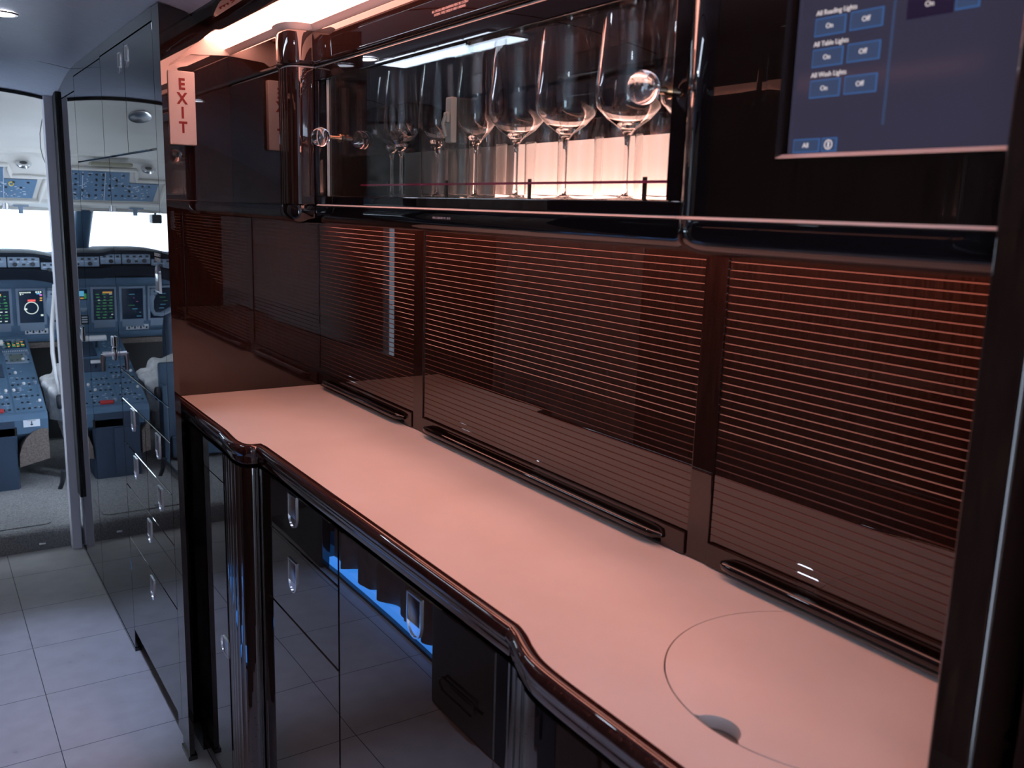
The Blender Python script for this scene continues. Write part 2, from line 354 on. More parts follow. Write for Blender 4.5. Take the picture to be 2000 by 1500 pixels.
# ================================================================== TALL CABINETS  (face x = 0.493)
FX = 0.493
def handle_mesh(w=0.050, h=0.074):
    """flush pull: plate with a rounded lower end, raised rim, hinged flap; local frame: x right, y up, z out"""
    def outline(w, h, n=10):
        r = w/2; pts = [(-r, h/2), (-r, -h/2+r)]
        for k in range(1, n): a = PI+PI*k/n; pts.append((r*math.cos(a), -h/2+r+r*math.sin(a)))
        pts += [(r, -h/2+r), (r, h/2)]; return pts
    b = MB(); o1 = outline(w, h); o2 = outline(w-0.005, h-0.005); n = len(o1)
    vs = [(p[0], p[1], 0) for p in o1] + [(p[0], p[1], 0.003) for p in o1] + [(p[0], p[1], 0.003) for p in o2] + [(p[0], p[1], 0.0008) for p in o2]
    fs = []
    for l in range(3):
        for i in range(n): j = (i+1) % n; fs.append([l*n+i, l*n+j, (l+1)*n+j, (l+1)*n+i])
    fs.append([3*n+i for i in range(n)]); b.add(vs, fs, 0)
    b.box(-w/2+0.0035, w/2-0.0035, -h/2+0.40*w+0.004, h/2-0.004, 0.0008, 0.0026, 0.0008, mi=1)
    return b
_h = handle_mesh().build('handle', [M_chrome, M_satin]); HANDLE = _h.data; bpy.data.objects.remove(_h)
def add_handle(parent, x, y, z, rot=0.0, s=1.0, name='handle'):
    o = bpy.data.objects.new(name, HANDLE); COL.objects.link(o); o.parent = parent
    w0 = Vector(parent['_w']); o.matrix_local = Matrix.Translation(Vector((x, y, z))-w0) @ face_x(0, 0, 0) @ Matrix.Rotation(rot, 4, 'Z') @ Matrix.Scale(s, 4)
    o['label'] = 'polished steel flush handle'; return o
def front(parent, name, y0, y1, z0, z1, x=FX, mt=M_tall, g=0.0012, bev=0.0015, th=0.018):
    q = MB(); q.box(x, x+th, y0+g, y1-g, z0+g, z1-g, bev, seg=1); return q.build(name, mt, parent)

t = thing('tall_drawer_cabinet', 'tall glossy black cabinet with small upper doors and stacked drawers', 'cabinet', (FX, 2.52, 0))
q = MB(); q.box(FX+0.018, 0.99, 2.352, 2.85, 0.07, 1.78); q.box(FX+0.018, 0.52, 2.25, 2.352, 0.07, 1.80); q.build('body', M_tall, t)
q = MB(); q.box(FX+0.05, 0.9, 2.36, 2.85, 0, 0.07); q.build('plinth', M_matblack, t)
d = front(t, 'door', 2.576, 2.917, 1.526, 1.806); add_handle(d, FX, 2.634, 1.757, s=0.72)
d = front(t, 'door', 2.25, 2.576, 1.526, 1.806); add_handle(d, FX, 2.541, 1.763, s=0.72)
def cornice(y0, y1, zb, parent):
    q = MB(); ys = [y0+(y1-y0)*i/12 for i in range(13)]
    q.prism([(y, zb) for y in (y0+0.001, y1-0.001)]+[(y, ceil_z(FX, y)-0.001) for y in ys[::-1]], FX, FX+0.018, 'X'); return q.build('cornice', M_tall, parent, smooth=0)
cornice(2.25, 2.917, 1.8075, t)
d = front(t, 'door', 2.25, 2.852, 0.915, 1.526); add_handle(d, FX, 2.300, 1.223, rot=PI, s=0.9)
front(t, 'pull_out_table', 2.25, 2.852, 0.826, 0.915)
for y0, y1, z0, z1, hy, hz in ((2.54, 2.852, 0.69, 0.826, 2.702, 0.785), (2.25, 2.54, 0.69, 0.826, 2.387, 0.783),
                               (2.54, 2.852, 0.557, 0.69, 2.693, 0.645), (2.25, 2.54, 0.557, 0.69, 2.385, 0.642),
                               (2.25, 2.852, 0.387, 0.557, 2.542, 0.502), (2.25, 2.852, 0.075, 0.387, 2.539, 0.333)):
    d = front(t, 'drawer', y0, y1, z0, z1); add_handle(d, FX, hy, hz, s=0.9)
q = MB(); q.text('EMERGENCY\nEQUIPMENT', 0.011, face_x(FX-0.0004, 2.295, 1.275)); q.build('placard_lettering', M_text, t)

t = thing('closet', 'tall glossy mirror-like closet next to the flight deck doorway', 'closet', (FX, 3.35, 0))
q = MB(); q.box(FX+0.018, 0.99, 2.919, 3.87, 0.0, 1.74); q.build('body', M_tall, t)
front(t, 'door', 2.852, 3.415, 0.012, 1.526); front(t, 'door', 3.415, 3.788, 0.012, 1.755); cornice(2.917, 3.415, 1.803, t); cornice(3.415, 3.87, 1.7565, t)
front(t, 'door', 2.917, 3.415, 1.526, 1.802)
q = MB(); q.box(FX-0.001, FX+0.018, 2.853, 3.87, 0.0, 0.012); q.build('kick_strip', M_black, t)
hd = MB(); hd.cyl((FX-0.006, 2.935, 0.945), 0.021, 0.006, 'X', 24, bev=0.002)
hd.cyl((FX-0.034, 2.935, 0.945), 0.008, 0.03, 'X', 16); hd.tube([(FX-0.032, 2.935, 0.945), (FX-0.034, 2.937, 0.922), (FX-0.034, 2.940, 0.893)], [0.008, 0.007, 0.006], 10)
hd.box(FX-0.008, FX, 2.915, 2.945, 0.968, 1.0, 0.003)
hd.build('lever_handle', mat('brushed_chrome', (0.9, 0.9, 0.92), 0.32, metal=1.0), t)
kk = MB(); kk.box(FX-0.005, FX, 3.53, 3.585, 0.90, 0.955, 0.002); kk.box(FX-0.007, FX-0.004, 3.54, 3.575, 0.91, 0.945, 0.001)
kk.build('catch', M_chrome, t)

# front post and end panel
q = MB(); q.prism([(FX, 0), (0.5055, 0), (0.5055, 1.690), (0.513, 1.710), (0.531, 1.722), (0.560, 1.748), (0.590, 1.773), (0.618, 1.799), (0.64, 1.806), (0.64, 1.815), (0.563, 1.815), (0.55, 1.822), (0.52, 1.829), (FX, 1.834)], 2.182, 2.2495, 'Y'); q.box(FX-0.004, 0.511, 2.178, 2.25, 0, 0.012)
struct(q.build('trim_5', M_wood), 'dark walnut post and header at the end of the tall cabinets', 'trim')
q = MB(); q.box(0.5050, 0.999, 2.3495, 2.3518, 0.0, 1.84)
struct(q.build('wall_galley_end', M_wood, smooth=0), 'glossy dark walnut end panel behind the counter', 'wall')
q = MB(); q.box(0.5050, 0.509, 2.2505, 2.3494, 0, 1.70); struct(q.build('trim_6', M_wood, smooth=0), 'narrow walnut return beside the end panel', 'trim')

q = MB(); q.prism([(0.5095, 1.66), (0.522, 1.706), (0.560, 1.732), (0.60, 1.757), (0.6931, 1.7640), (0.71, 1.79), (0.63, 1.81), (0.5095, 1.81)], 2.3440, 2.3490, 'Y')
struct(q.build('trim_10', M_soffit, smooth=0), 'cream cove strip at the top of the end panel', 'trim')
# EXIT sign
t = thing('exit_sign', 'upright rosy white sign with stacked dark red letters EXIT', 'sign', (0.5728, 2.349, 1.54))
q = MB(); q.box(0.5410, 0.6045, 2.329, 2.349, 1.543, 1.715, 0.003); q.build('panel', M_white, t)
q = MB()
for ch, z in zip('EXIT', (1.683, 1.650, 1.617, 1.583)):
    q.text(ch, 0.036, face_y(0.5728, 2.3282, z) @ Matrix.Diagonal((0.85, 1, 1, 1)), bold=0.0012)
qq = q.build('lettering', M_red, t); qq['label'] = 'dark red stacked letters'

# ================================================================== BASE CABINETS
# plan path of the counter edge (outer face), far to near
edge = [(0.530, 2.348), (0.530, 1.99)] + smooth_path([(0.530, 1.93), (0.526, 1.88), (0.525, 1.83), (0.532, 1.795), (0.547, 1.781), (0.560, 1.778)], 5) + \
       [(0.562, 1.76), (0.562, 0.86)] + smooth_path([(0.562, 0.835), (0.556, 0.812), (0.546, 0.785), (0.537, 0.75), (0.534, 0.70), (0.534, 0.62)], 5) + [(0.534, 0.342)]
def clip_path(y1, y0, off=0.0): return [(x+off, y) for x, y in edge if y0 <= y <= y1]
rail = [(-0.016, 0.919), (-0.012, 0.924), (-0.003, 0.924), (0.003, 0.921), (0.006, 0.915), (0.006, 0.908), (0.001, 0.902), (0.0, 0.895), (0.0, 0.886), (-0.004, 0.882), (-0.016, 0.882), (-0.016, 0.919)]
q = MB(); q.sweep(edge, rail)
struct_rail = q.build('counter_edge_rail', M_rail, org=(0.562, 1.3, 0.9), smooth=60)
tag(struct_rail, 'dark moulded edge rail running along the front of the counter', 'rail')
# counter slab with round sink opening
CX, CY, CR = 0.795, 0.556, 0.178
def counter_mesh():
    b = bmesh.new(); outer = [(x+0.0163, y) for x, y in edge] + [(0.935, 0.342), (0.935, 2.348)]
    def ring(pts, z): return [b.verts.new((p[0], p[1], z)) for p in pts]
    hole = [(CX+CR*math.cos(2*PI*k/96), CY+CR*math.sin(2*PI*k/96)) for k in range(96)]
    for z, flip in ((0.92, 0), (0.893, 1)):
        vo = ring(outer, z); vh = ring(hole, z); es = []
        for r in (vo, vh):
            for i in range(len(r)): es.append(b.edges.new((r[i], r[(i+1) % len(r)])))
        bmesh.ops.triangle_fill(b, use_beauty=True, use_dissolve=False, edges=es)
        if not flip: top = (vo, vh)
        else:
            for r0, r1 in zip(top, (vo, vh)):
                for i in range(len(r0)): b.faces.new((r0[i], r0[(i+1) % len(r0)], r1[(i+1) % len(r0)], r1[i]))
    return b
b = counter_mesh(); q = MB(); q.bm(b); b.free()
tag(q.build('countertop', M_counter, org=(0.75, 1.3, 0.893), smooth=20), 'long matt cream countertop glowing salmon pink under the galley light', 'countertop')
# sink cover: disc with a finger notch
n_c = Vector((CX-0.1775, CY)); nr = 0.027
poly = []
for k in range(144):
    a = 2*PI*k/144; p = Vector((CX+(CR-0.0018)*math.cos(a), CY+(CR-0.0018)*math.sin(a)))
    if (p-n_c).length < nr:
        continue
    poly.append((a, p))
a_in = [a for a, p in poly]; 
start = next(i for i in range(len(poly)) if (poly[i][0]-poly[i-1][0]) % (2*PI) > 0.06)
poly = poly[start:]+poly[:start]; pts = [tuple(p) for a, p in poly]
p_end = Vector(pts[-1])-n_c; p_st = Vector(pts[0])-n_c
a0 = math.atan2(p_end.y, p_end.x); a1 = math.atan2(p_st.y, p_st.x)
# notch arc on the side of the disc centre
while a1 > a0: a1 -= 2*PI
if not ((a1 <= 0 <= a0) or (a1 <= -2*PI <= a0)): a1 += 2*PI
for k in range(1, 20):
    a = a0+(a1-a0)*k/20; pts.append((n_c.x+nr*math.cos(a), n_c.y+nr*math.sin(a)))
q = MB(); q.prism(pts, 0.906, 0.9202)
t = tag(q.build('sink_cover', M_counter, org=(CX, CY, 0.906), smooth=20), 'round cream sink cover flush in the near end of the counter', 'cover')
q = MB(); q.lathe([(0.0, 0.76), (0.12, 0.762), (0.165, 0.79), (0.176, 0.83), (0.1775, 0.9055), (0.146, 0.9055), (0.146, 0.902), (0.170, 0.900), (0.172, 0.83), (0.16, 0.793), (0.12, 0.767), (0.0, 0.765)], (CX, CY, 0), 48)
tag(q.build('sink_bowl', M_steel, org=(CX, CY, 0.76)), 'dark steel sink bowl under the round cover', 'sink')

BX, BL = 0.562, 0.530
# left rounded unit
t = thing('rounded_base_cabinet', 'glossy base cabinet with fluted rounded corner beside the post', 'cabinet', (BL, 2.0, 0))
pth = clip_path(2.20, 1.775)
pth = [(BL, 2.20)] + pth
pth_in = pth
q = MB(); q.box(BL+0.03, 0.92, 1.80, 2.34, 0.06, 0.88); q.box(BL+0.004, BL+0.03, 2.21, 2.34, 0, 0.88); q.build('body', M_wood, t)
q = MB(); q.box(BL+0.05, 0.9, 1.80, 2.3, 0, 0.06); q.build('plinth', M_matblack, t)
flat = [p for p in pth if p[1] >= 1.912]; bend = [p for p in pth if p[1] <= 1.93]
d = MB(); d.sweep(flat, [(0, 0.808), (0, 0.876), (-0.02, 0.876), (-0.02, 0.808), (0, 0.808)]); d.build('drawer', M_base, t)
d = MB(); d.sweep(flat, [(0, 0.06), (0, 0.805), (-0.02, 0.805), (-0.02, 0.06), (0, 0.06)]); dd = d.build('door', M_base, t)
add_handle(dd, BL, 1.955, 0.411, rot=-PI/2, s=0.8)
def fluted(path, z0, z1, nfl, y_hi, y_lo, depth=0.0015, base=-0.02):
    """a corner post whose far half carries fine vertical flutes"""
    q = MB(); dense = []
    for i in range(len(path)-1):
        for k in range(10): dense.append((path[i][0]+(path[i+1][0]-path[i][0])*k/10, path[i][1]+(path[i+1][1]-path[i][1])*k/10))
    dense.append(path[-1]); out = []
    for x, y in dense:
        o = 0
        if y_lo < y < y_hi: o = depth*abs(math.sin(PI*nfl*(y-y_lo)/(y_hi-y_lo)))
        out.append((x+o, y))
    q.sweep(out, [(0, z0), (0, z1), (base, z1), (base, z0), (0, z0)]); return q
fluted(bend, 0.06, 0.876, 5, 1.905, 1.80).build('fluted_corner', M_wood, t)
# drawer unit
t = thing('drawer_base_cabinet', 'glossy base cabinet with two upper drawers below the counter', 'cabinet', (BX, 1.57, 0))
q = MB(); q.box(BX+0.018, 0.92, 1.362, 1.779, 0.06, 0.88); q.build('body', M_wood, t)
q = MB(); q.box(BX+0.05, 0.9, 1.362, 1.779, 0, 0.06); q.build('plinth', M_matblack, t)
front(t, 'stile', 1.757, 1.777, 0.06, 0.878, BX, M_wood)
for z0, z1, hy, hz in ((0.773, 0.878, 1.579, 0.8425), (0.617, 0.773, 1.583, 0.7105)):
    d = front(t, 'drawer', 1.361, 1.757, z0, z1, BX, M_base); add_handle(d, BX, hy, hz, s=0.88)
front(t, 'door', 1.361, 1.757, 0.06, 0.617, BX, M_base)
# door unit
t = thing('door_base_cabinet', 'glossy base cabinet with one tall door in the middle of the counter', 'cabinet', (BX, 1.1, 0))
q = MB(); q.box(BX+0.018, 0.92, 0.95, 1.36, 0.06, 0.74); q.box(BX+0.018, BX+0.04, 0.95, 1.36, 0.74, 0.88); q.build('body', M_wood, t)
q = MB(); q.box(BX+0.05, 0.9, 0.95, 1.36, 0, 0.06); q.build('plinth', M_matblack, t)
d = front(t, 'door', 0.8625, 1.359, 0.06, 0.878, BX, M_base); add_handle(d, BX, 1.0795, 0.836, s=0.88)
# near unit with bulged front
t = thing('bowed_base_cabinet', 'dark base cabinet with fluted bowed front at the near end', 'cabinet', (0.54, 0.6, 0))
q = MB(); q.box(0.585, 0.92, 0.345, 0.948, 0.06, 0.74); q.build('body', M_wood, t)
q = MB(); q.box(0.60, 0.9, 0.345, 0.948, 0, 0.06); q.build('plinth', M_matblack, t)
pb = [(BX, 0.861)] + clip_path(0.86, 0.70)
fluted(pb, 0.06, 0.878, 2, 0.83, 0.77, 0.002, -0.018).build('fluted_corner', M_black, t)
d = MB(); d.sweep([(0.534, 0.698), (0.534, 0.345)], [(0, 0.06), (0, 0.878), (-0.018, 0.878), (-0.018, 0.06), (0, 0.06)]); d.build('door', M_wood, t)

# ================================================================== TAMBOUR DOORS (x = 0.92)
TX = 0.92
t = thing('tambour_frame', 'dark walnut uprights standing between the three roller shutters', 'frame', (TX, 1.3, 0.92))
for y0, y1 in ((1.735, 1.781), (0.863, 0.905)):
    q = MB(); q.box(TX-0.003, TX+0.03, y0, y1, 0.921, 1.373, 0.002); q.build('upright', M_wood, t)
q = MB(); q.box(TX-0.001, TX+0.03, 2.343, 2.349, 0.921, 1.373); q.build('upright', M_wood, t)
M_slatedge = mat('lit_slat_edge', (0.17, 0.075, 0.055), 0.25, coat=1.0, spec=0.0)  # lighter brown paints the light caught along the slat chamfers
def tambour(y0, y1, label, h0, h1, slat_y0=None):
    t = thing('roller_shutter', label, 'shutter', (TX, (y0+y1)/2, 0.921), 'walnut roller shutters above the counter')
    prof = []; z = 0.957; P = 0.01105; n = 37
    for i in range(n):
        zz = z+i*P
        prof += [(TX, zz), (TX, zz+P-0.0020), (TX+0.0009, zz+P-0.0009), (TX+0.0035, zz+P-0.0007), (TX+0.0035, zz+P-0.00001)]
    q = MB(); vs = []; fs = []; k = len(prof)
    for y in (y1-0.002, y0+0.002):
        for x, z_ in prof: vs.append((x, y, z_))
    for j in range(k-1): fs.append([j, j+1, k+j+1, k+j])
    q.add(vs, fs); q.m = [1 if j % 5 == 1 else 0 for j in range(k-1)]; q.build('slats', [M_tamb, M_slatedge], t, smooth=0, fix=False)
    q = MB(); q.box(TX-0.006, TX+0.02, y0+0.002, y1-0.002, 0.922, 0.956, 0.0015); q.build('bottom_rail', M_wood, t)
    q = MB(); pts = [(TX-0.007, h1, 0.937), (TX-0.015, h1-0.012, 0.938)] + [(TX-0.017, h1-0.03-(h1-h0-0.06)*i/8, 0.938) for i in range(9)] + [(TX-0.015, h0+0.012, 0.938), (TX-0.007, h0, 0.937)]
    q.tube(pts, [0.004, 0.0065]+[0.0075]*9+[0.0065, 0.004], 12)
    q.build('pull_bar', M_black, t)
    q = MB(); q.box(TX-0.0075, TX-0.005, h0+0.004, h1-0.004, 0.925, 0.9305, 0.001); q.build('finger_recess', M_gap, t)
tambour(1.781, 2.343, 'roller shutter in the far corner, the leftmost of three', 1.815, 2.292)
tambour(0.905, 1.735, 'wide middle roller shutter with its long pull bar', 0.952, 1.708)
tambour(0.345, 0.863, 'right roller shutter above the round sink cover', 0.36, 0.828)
q = MB(); q.box(TX+0.03, TX+0.05, 0.345, 2.349, 0.90, 1.36); struct(q.build('wall_galley_back', M_gap, smooth=0), 'dark backing behind the shutters', 'wall')

# ================================================================== WALL UNITS
UX, GX = 0.694, 0.737
ppL = [(UX, 2.348), (UX, 2.02)] + smooth_path([(UX, 1.992), (0.688, 1.975), (0.684, 1.952), (0.684, 1.925), (0.689, 1.907), (0.700, 1.897), (0.715, 1.894), (0.735, 1.893)], 4)
ppR = smooth_path([(0.737, 0.768), (0.727, 0.762), (0.715, 0.750), (0.703, 0.733), (0.696, 0.712), (UX, 0.69)], 4) + [(UX, 0.66), (UX, 0.345)]
ppC = [(0.737, 1.892), (0.737, 0.769)]
full = ppL + [(0.737, 1.88), (0.737, 0.78)] + ppR
lip = [(-0.006, 1.4095), (0.0, 1.4085), (0.002, 1.400), (0.002, 1.392), (-0.001, 1.384), (-0.007, 1.377), (-0.016, 1.373), (-0.028, 1.371), (-0.028, 1.4095), (-0.006, 1.4095)]
t = thing('wall_unit_carcass', 'black lacquered carcass of the wall units with curved lower lip', 'cabinet', (0.8, 1.3, 1.36))
q = MB(); q.sweep(full, lip); q.build('lower_lip', M_black, t, smooth=60)
q = MB(); q.sweep([(x+0.027, y) for x, y in full], [(0, 1.3722), (-0.03, 1.3735), (-0.03, 1.3725), (-0.001, 1.3712), (0, 1.3722)])
q.box(0.76, 0.995, 0.345, 2.348, 1.3735, 1.380); q.box(0.95, 0.995, 0.345, 2.348, 1.36, 1.77); q.build('underside', M_wood, t)
val = [(-0.004, 1.695), (0.001, 1.6965), (0.0035, 1.7000), (0.004, 1.7050), (0.004, 1.760), (0.002, 1.7645), (-0.02, 1.7645), (-0.02, 1.695), (-0.004, 1.695)]
q = MB(); q.sweep(full, val); q.build('upper_fascia', M_wood, t, smooth=60)
q = MB(); q.sweep(full, [(-0.004, 1.6925), (-0.004, 1.6945), (-0.012, 1.6945), (-0.012, 1.6925), (-0.004, 1.6925)]); q.build('light_seam', M_soffit, t)
q = MB(); q.sweep([p for p in full if p[1] < 1.89], [(0.0045, 1.4094), (0.0008, 1.4122), (-0.004, 1.4122), (-0.004, 1.4094), (0.0045, 1.4094)]); q.build('light_seam', M_soffit, t)
q = MB(); q.box(GX+0.01, 0.95, 0.78, 1.88, 1.668, 1.694); q.build('top_panel', M_wood, t)
q = MB(); q.text('ALL DOORS AND DRAWERS MUST BE CLOSED\nDURING TAXI, TAKEOFF AND LANDING', 0.0055, face_x(GX-0.0044, 1.310, 1.7185)); q.build('notice_lettering', M_text, t)
q = MB(); q.text('MAX CONTENT WT. 20 LB', 0.005, face_x(GX-0.0028, 1.33, 1.396)); q.build('placard_lettering', M_text, t)

t = thing('left_wall_cabinet', 'plain glossy wall cabinet with fluted rounded corner near the exit sign', 'cabinet', (UX, 2.1, 1.41))
mid = lambda z0, z1, b=-0.02: [(0, z0), (0, z1), (b, z1), (b, z0), (0, z0)]
q = MB(); q.sweep([(UX, 2.348), (UX, 1.994)], mid(1.4115, 1.691)); q.build('door', M_wood, t)
fluted([p for p in ppL if p[1] <= 1.992], 1.4115, 1.691, 5, 1.968, 1.902).build('fluted_corner', M_wood, t)
q = MB(); q.box(UX+0.022, 0.945, 1.91, 2.345, 1.40, 1.69); q.build('body', M_wood, t)

# glass cabinet
t = thing('glass_display_cabinet', 'backlit glass cabinet full of stemware with two crystal knobs', 'cabinet', (GX, 1.3, 1.41))
q = MB()
q.box(GX-0.002, GX+0.02, 0.772, 1.889, 1.4115, 1.4295, 0.003); q.box(GX-0.002, GX+0.02, 0.772, 1.889, 1.664, 1.6915, 0.003)
q.box(GX-0.002, GX+0.02, 1.868, 1.889, 1.4296, 1.6639, 0.002); q.box(GX-0.002, GX+0.02, 0.772, 0.797, 1.4296, 1.6639, 0.002)
q.build('frame', M_black, t)
q = MB(); q.box(GX+0.02, 0.949, 0.772, 1.889, 1.412, 1.4295); q.box(GX+0.02, 0.949, 1.85, 1.889, 1.4296, 1.667)
q.box(GX+0.02, 0.949, 0.745, 0.772, 1.412, 1.667); q.build('interior', M_wood, t)
q = MB(); q.box(0.938, 0.949, 0.773, 1.849, 1.43, 1.667); q.build('back_panel', mat('rose_mirror', (0.42, 0.28, 0.27), 0.04, metal=1.0), t)
q = MB(); q.box(0.926, 0.9375, 0.775, 1.40, 1.4305, 1.528, 0.001); q.build('backlight', M_glow, t)
q = MB(); q.box(0.926, 0.9375, 1.4005, 1.848, 1.4305, 1.528, 0.001); q.build('back_board', M_soffit, t)
q = MB(); q.box(0.906, 0.922, 0.78, 1.40, 1.4298, 1.4340); q.build('light_strip', M_glow2, t)
q = MB(); q.box(GX+0.003, GX+0.0075, 1.27, 1.832, 1.430, 1.663); g1 = q.build('glass_door', M_pane, t, smooth=0)
q = MB(); q.box(GX+0.010, GX+0.0145, 0.798, 1.325, 1.430, 1.663); g2 = q.build('glass_door', M_pane, t, smooth=0)
q = MB(); q.box(GX+0.003, GX+0.0075, 1.832, 1.834, 1.430, 1.663); q.build('edge_strip', M_white, g1, smooth=0)
def knob(parent, x, y, z, r=0.0155):
    k = MB(); pr = [(0.0005, -r)] + [(r*math.sin(PI*i/14), -r*math.cos(PI*i/14)) for i in range(1, 14)] + [(0.0005, r)]
    k.lathe(pr, (x-0.030-r*0.6, y, z), 28, 'X'); k.build('crystal_knob', M_crystal, parent)
    k = MB(); k.cyl((x-0.026, y, z), 0.0045, 0.026, 'X', 14); k.cyl((x-0.004, y, z), 0.009, 0.004, 'X', 18); k.build('knob_stem', M_brass, parent)
knob(g1, GX+0.002, 1.762, 1.5435, 0.0185); knob(g2, GX+0.002, 0.803, 1.552, 0.0185)
q = MB(); q.box(GX-0.008, GX+0.003, 1.293, 1.312, 1.515, 1.585, 0.002); q.box(GX-0.014, GX-0.008, 1.296, 1.308, 1.545, 1.562, 0.002)
q.tube([(GX-0.012, 1.30, 1.560), (GX-0.016, 1.305, 1.545), (GX-0.010, 1.306, 1.525)], 0.003, 8); q.build('catch', mat('grey_green_catch', (0.20, 0.23, 0.20), 0.35), t)

# stemware
def wine(rb, rr, h, zb):
    o = [(0.0005, 0), (rb*0.8, 0.0), (rb*0.82, 0.0012), (0.012, 0.003), (0.0042, 0.007), (0.0032, 0.02), (0.0030, zb-0.02), (0.0045, zb-0.006), (0.010, zb+0.002),
         (rb*0.62, zb+0.014), (rb*0.93, zb+0.028), (rb, zb+0.040), (rb*0.985, zb+0.055), (rb*0.93, zb+0.085), (rr, h)]
    i = [(rr-0.0012, h), (rb*0.93-0.0011, zb+0.085), (rb*0.985-0.0011, zb+0.055), (rb-0.0012, zb+0.040), (rb*0.93-0.0012, zb+0.0285), (rb*0.62-0.001, zb+0.0155), (0.008, zb+0.005), (0.0005, zb+0.004)]
    q = MB(); q.lathe(o+i, (0, 0, 0), 40); return q
big = wine(0.044, 0.0375, 0.228, 0.088).build('w', M_crystal, smooth=50); small = wine(0.034, 0.028, 0.225, 0.090).build('w', M_crystal, smooth=50)
gl = [(0.80, 1.652, small, 'leftmost slim wine glass in the cabinet, behind the left knob reflection'),
      (0.782, 1.575, small, 'second slim wine glass from the left in the cabinet'),
      (0.785, 1.44, small, 'slim wine glass just left of the cabinet catch'),
      (0.78, 1.30, small, 'slim wine glass just right of the cabinet catch'),
      (0.785, 1.188, big, 'broad wine glass in the middle of the row, third from the right knob'),
      (0.78, 1.056, big, 'broad wine glass second left of the right crystal knob'),
      (0.782, 0.925, big, 'broad wine glass right behind the large crystal knob'),
      (0.800, 0.824, big, 'broad wine glass half hidden by the right frame of the cabinet')]
for x, y, src, lab in gl:
    o = bpy.data.objects.new('wine_glass', src.data); COL.objects.link(o); o.location = (x, y, 1.4297)
    tag(o, lab, 'wine glass', 'wine glasses in the cabinet')
bpy.data.objects.remove(big); bpy.data.objects.remove(small)
tq = MB(); tq.lathe([(0.0005, 0), (0.029, 0), (0.0332, 0.003), (0.0345, 0.115), (0.0337, 0.115), (0.0324, 0.008), (0.0005, 0.006)], (0, 0, 0), 36)
tum = tq.build('w', M_crystal, smooth=50)
tl = ['tumbler at the right end of the cabinet, under the large crystal knob', 'tumbler second from the right in the cabinet', 'tumbler third from the right, against the bright glow', 'tumbler in the middle of the bright glow',
      'tumbler where the bright glow begins', 'tumbler just right of the cabinet catch', 'tumbler just left of the cabinet catch', 'tumbler second from the left in the cabinet', 'leftmost tumbler in the cabinet']
for k_, lab in enumerate(tl):
    x, y = 0.862, 0.862+0.089*k_
    o = bpy.data.objects.new('tumbler', tum.data); COL.objects.link(o); o.location = (x, y, 1.4297)
    tag(o, lab, 'glass', 'tumblers in the cabinet')
bpy.data.objects.remove(tum)
t = thing('shelf_guard_rail', 'thin rose acrylic guard rail on dark posts inside the glass cabinet', 'rail', (0.76, 1.2, 1.4297))
q = MB(); q.box(0.7555, 0.7585, 0.80, 1.70, 1.450, 1.4535); q.build('rail', M_pinkac, t)
for y in (0.862, 1.113, 1.36, 1.585):
    q = MB(); q.box(0.7588, 0.7615, y-0.003, y+0.003, 1.4297, 1.458); q.build('post', M_matblack, t)

# right unit with touch screen
t = thing('right_wall_cabinet', 'dark curved wall cabinet holding the touch screen', 'cabinet', (UX, 0.55, 1.41))
q = MB(); q.sweep([p for p in ppR if p[1] >= 0.69], mid(1.4115, 1.691)); q.build('curved_corner', M_black, t, smooth=60)
q = MB()
for y0, y1, z0, z1 in ((0.604, 0.6895, 1.4115, 1.691), (0.345, 0.604, 1.4115, 1.4685), (0.345, 0.372, 1.4685, 1.691)): q.box(UX, UX+0.02, y0, y1, z0, z1)
q.build('door', M_base2, t, smooth=0)
q = MB(); q.box(UX+0.022, 0.945, 0.345, 0.74, 1.412, 1.69); q.build('body', M_wood, t)
t = thing('touch_screen', 'lit blue touch screen with light switch buttons at the upper right', 'screen', (UX, 0.49, 1.47))
q = MB(); q.prism([(UX-0.0008, 1.4690), (UX+0.0095, 1.4732), (UX+0.0095, 1.4690)], 0.3725, 0.6035, 'Y'); q.build('bezel', M_soffit, t, smooth=0)
M_scr = mat('screen_glass', (0.01, 0.012, 0.02), 0.08, emit=(0.052, 0.046, 0.080), es=0.6, spec=0.5)
noise_color(M_scr, (0.01, 0.012, 0.02), (0.012, 0.014, 0.024), ns=2)
M_btn = mat('button_blue', (0.02, 0.04, 0.08), 0.2, emit=(0.05, 0.07, 0.135), es=0.6)
M_btnedge = mat('button_edge', (0.02, 0.04, 0.08), 0.2, emit=(0.045, 0.13, 0.34), es=0.7)
M_stext = mat('screen_text', (0.2, 0.2, 0.2), 0.3, emit=(0.75, 0.66, 0.66), es=0.8)
M_bdark = mat('button_dark', (0.01, 0.01, 0.02), 0.2, emit=(0.012, 0.006, 0.02), es=1.0)
SX = UX+0.0115
q = MB(); q.box(SX, SX+0.004, 0.3725, 0.5990, 1.4725, 1.690); scr = q.build('display', M_scr, t, smooth=0)
def button(y, z, w, h, text, mats=(M_btn, M_btnedge, M_stext), ts=0.0062):
    q = MB(); q.box(SX-0.0006, SX, y-w/2, y+w/2, z-h/2, z+h/2, mi=1); q.box(SX-0.0010, SX-0.0006, y-w/2+0.0012, y+w/2-0.0012, z-h/2+0.0012, z+h/2-0.0012, mi=0)
    if text: q.text(text, ts, face_x(SX-0.0014, y, z), mi=2, depth=0.0002)
    q.build('button', list(mats), scr, smooth=0)
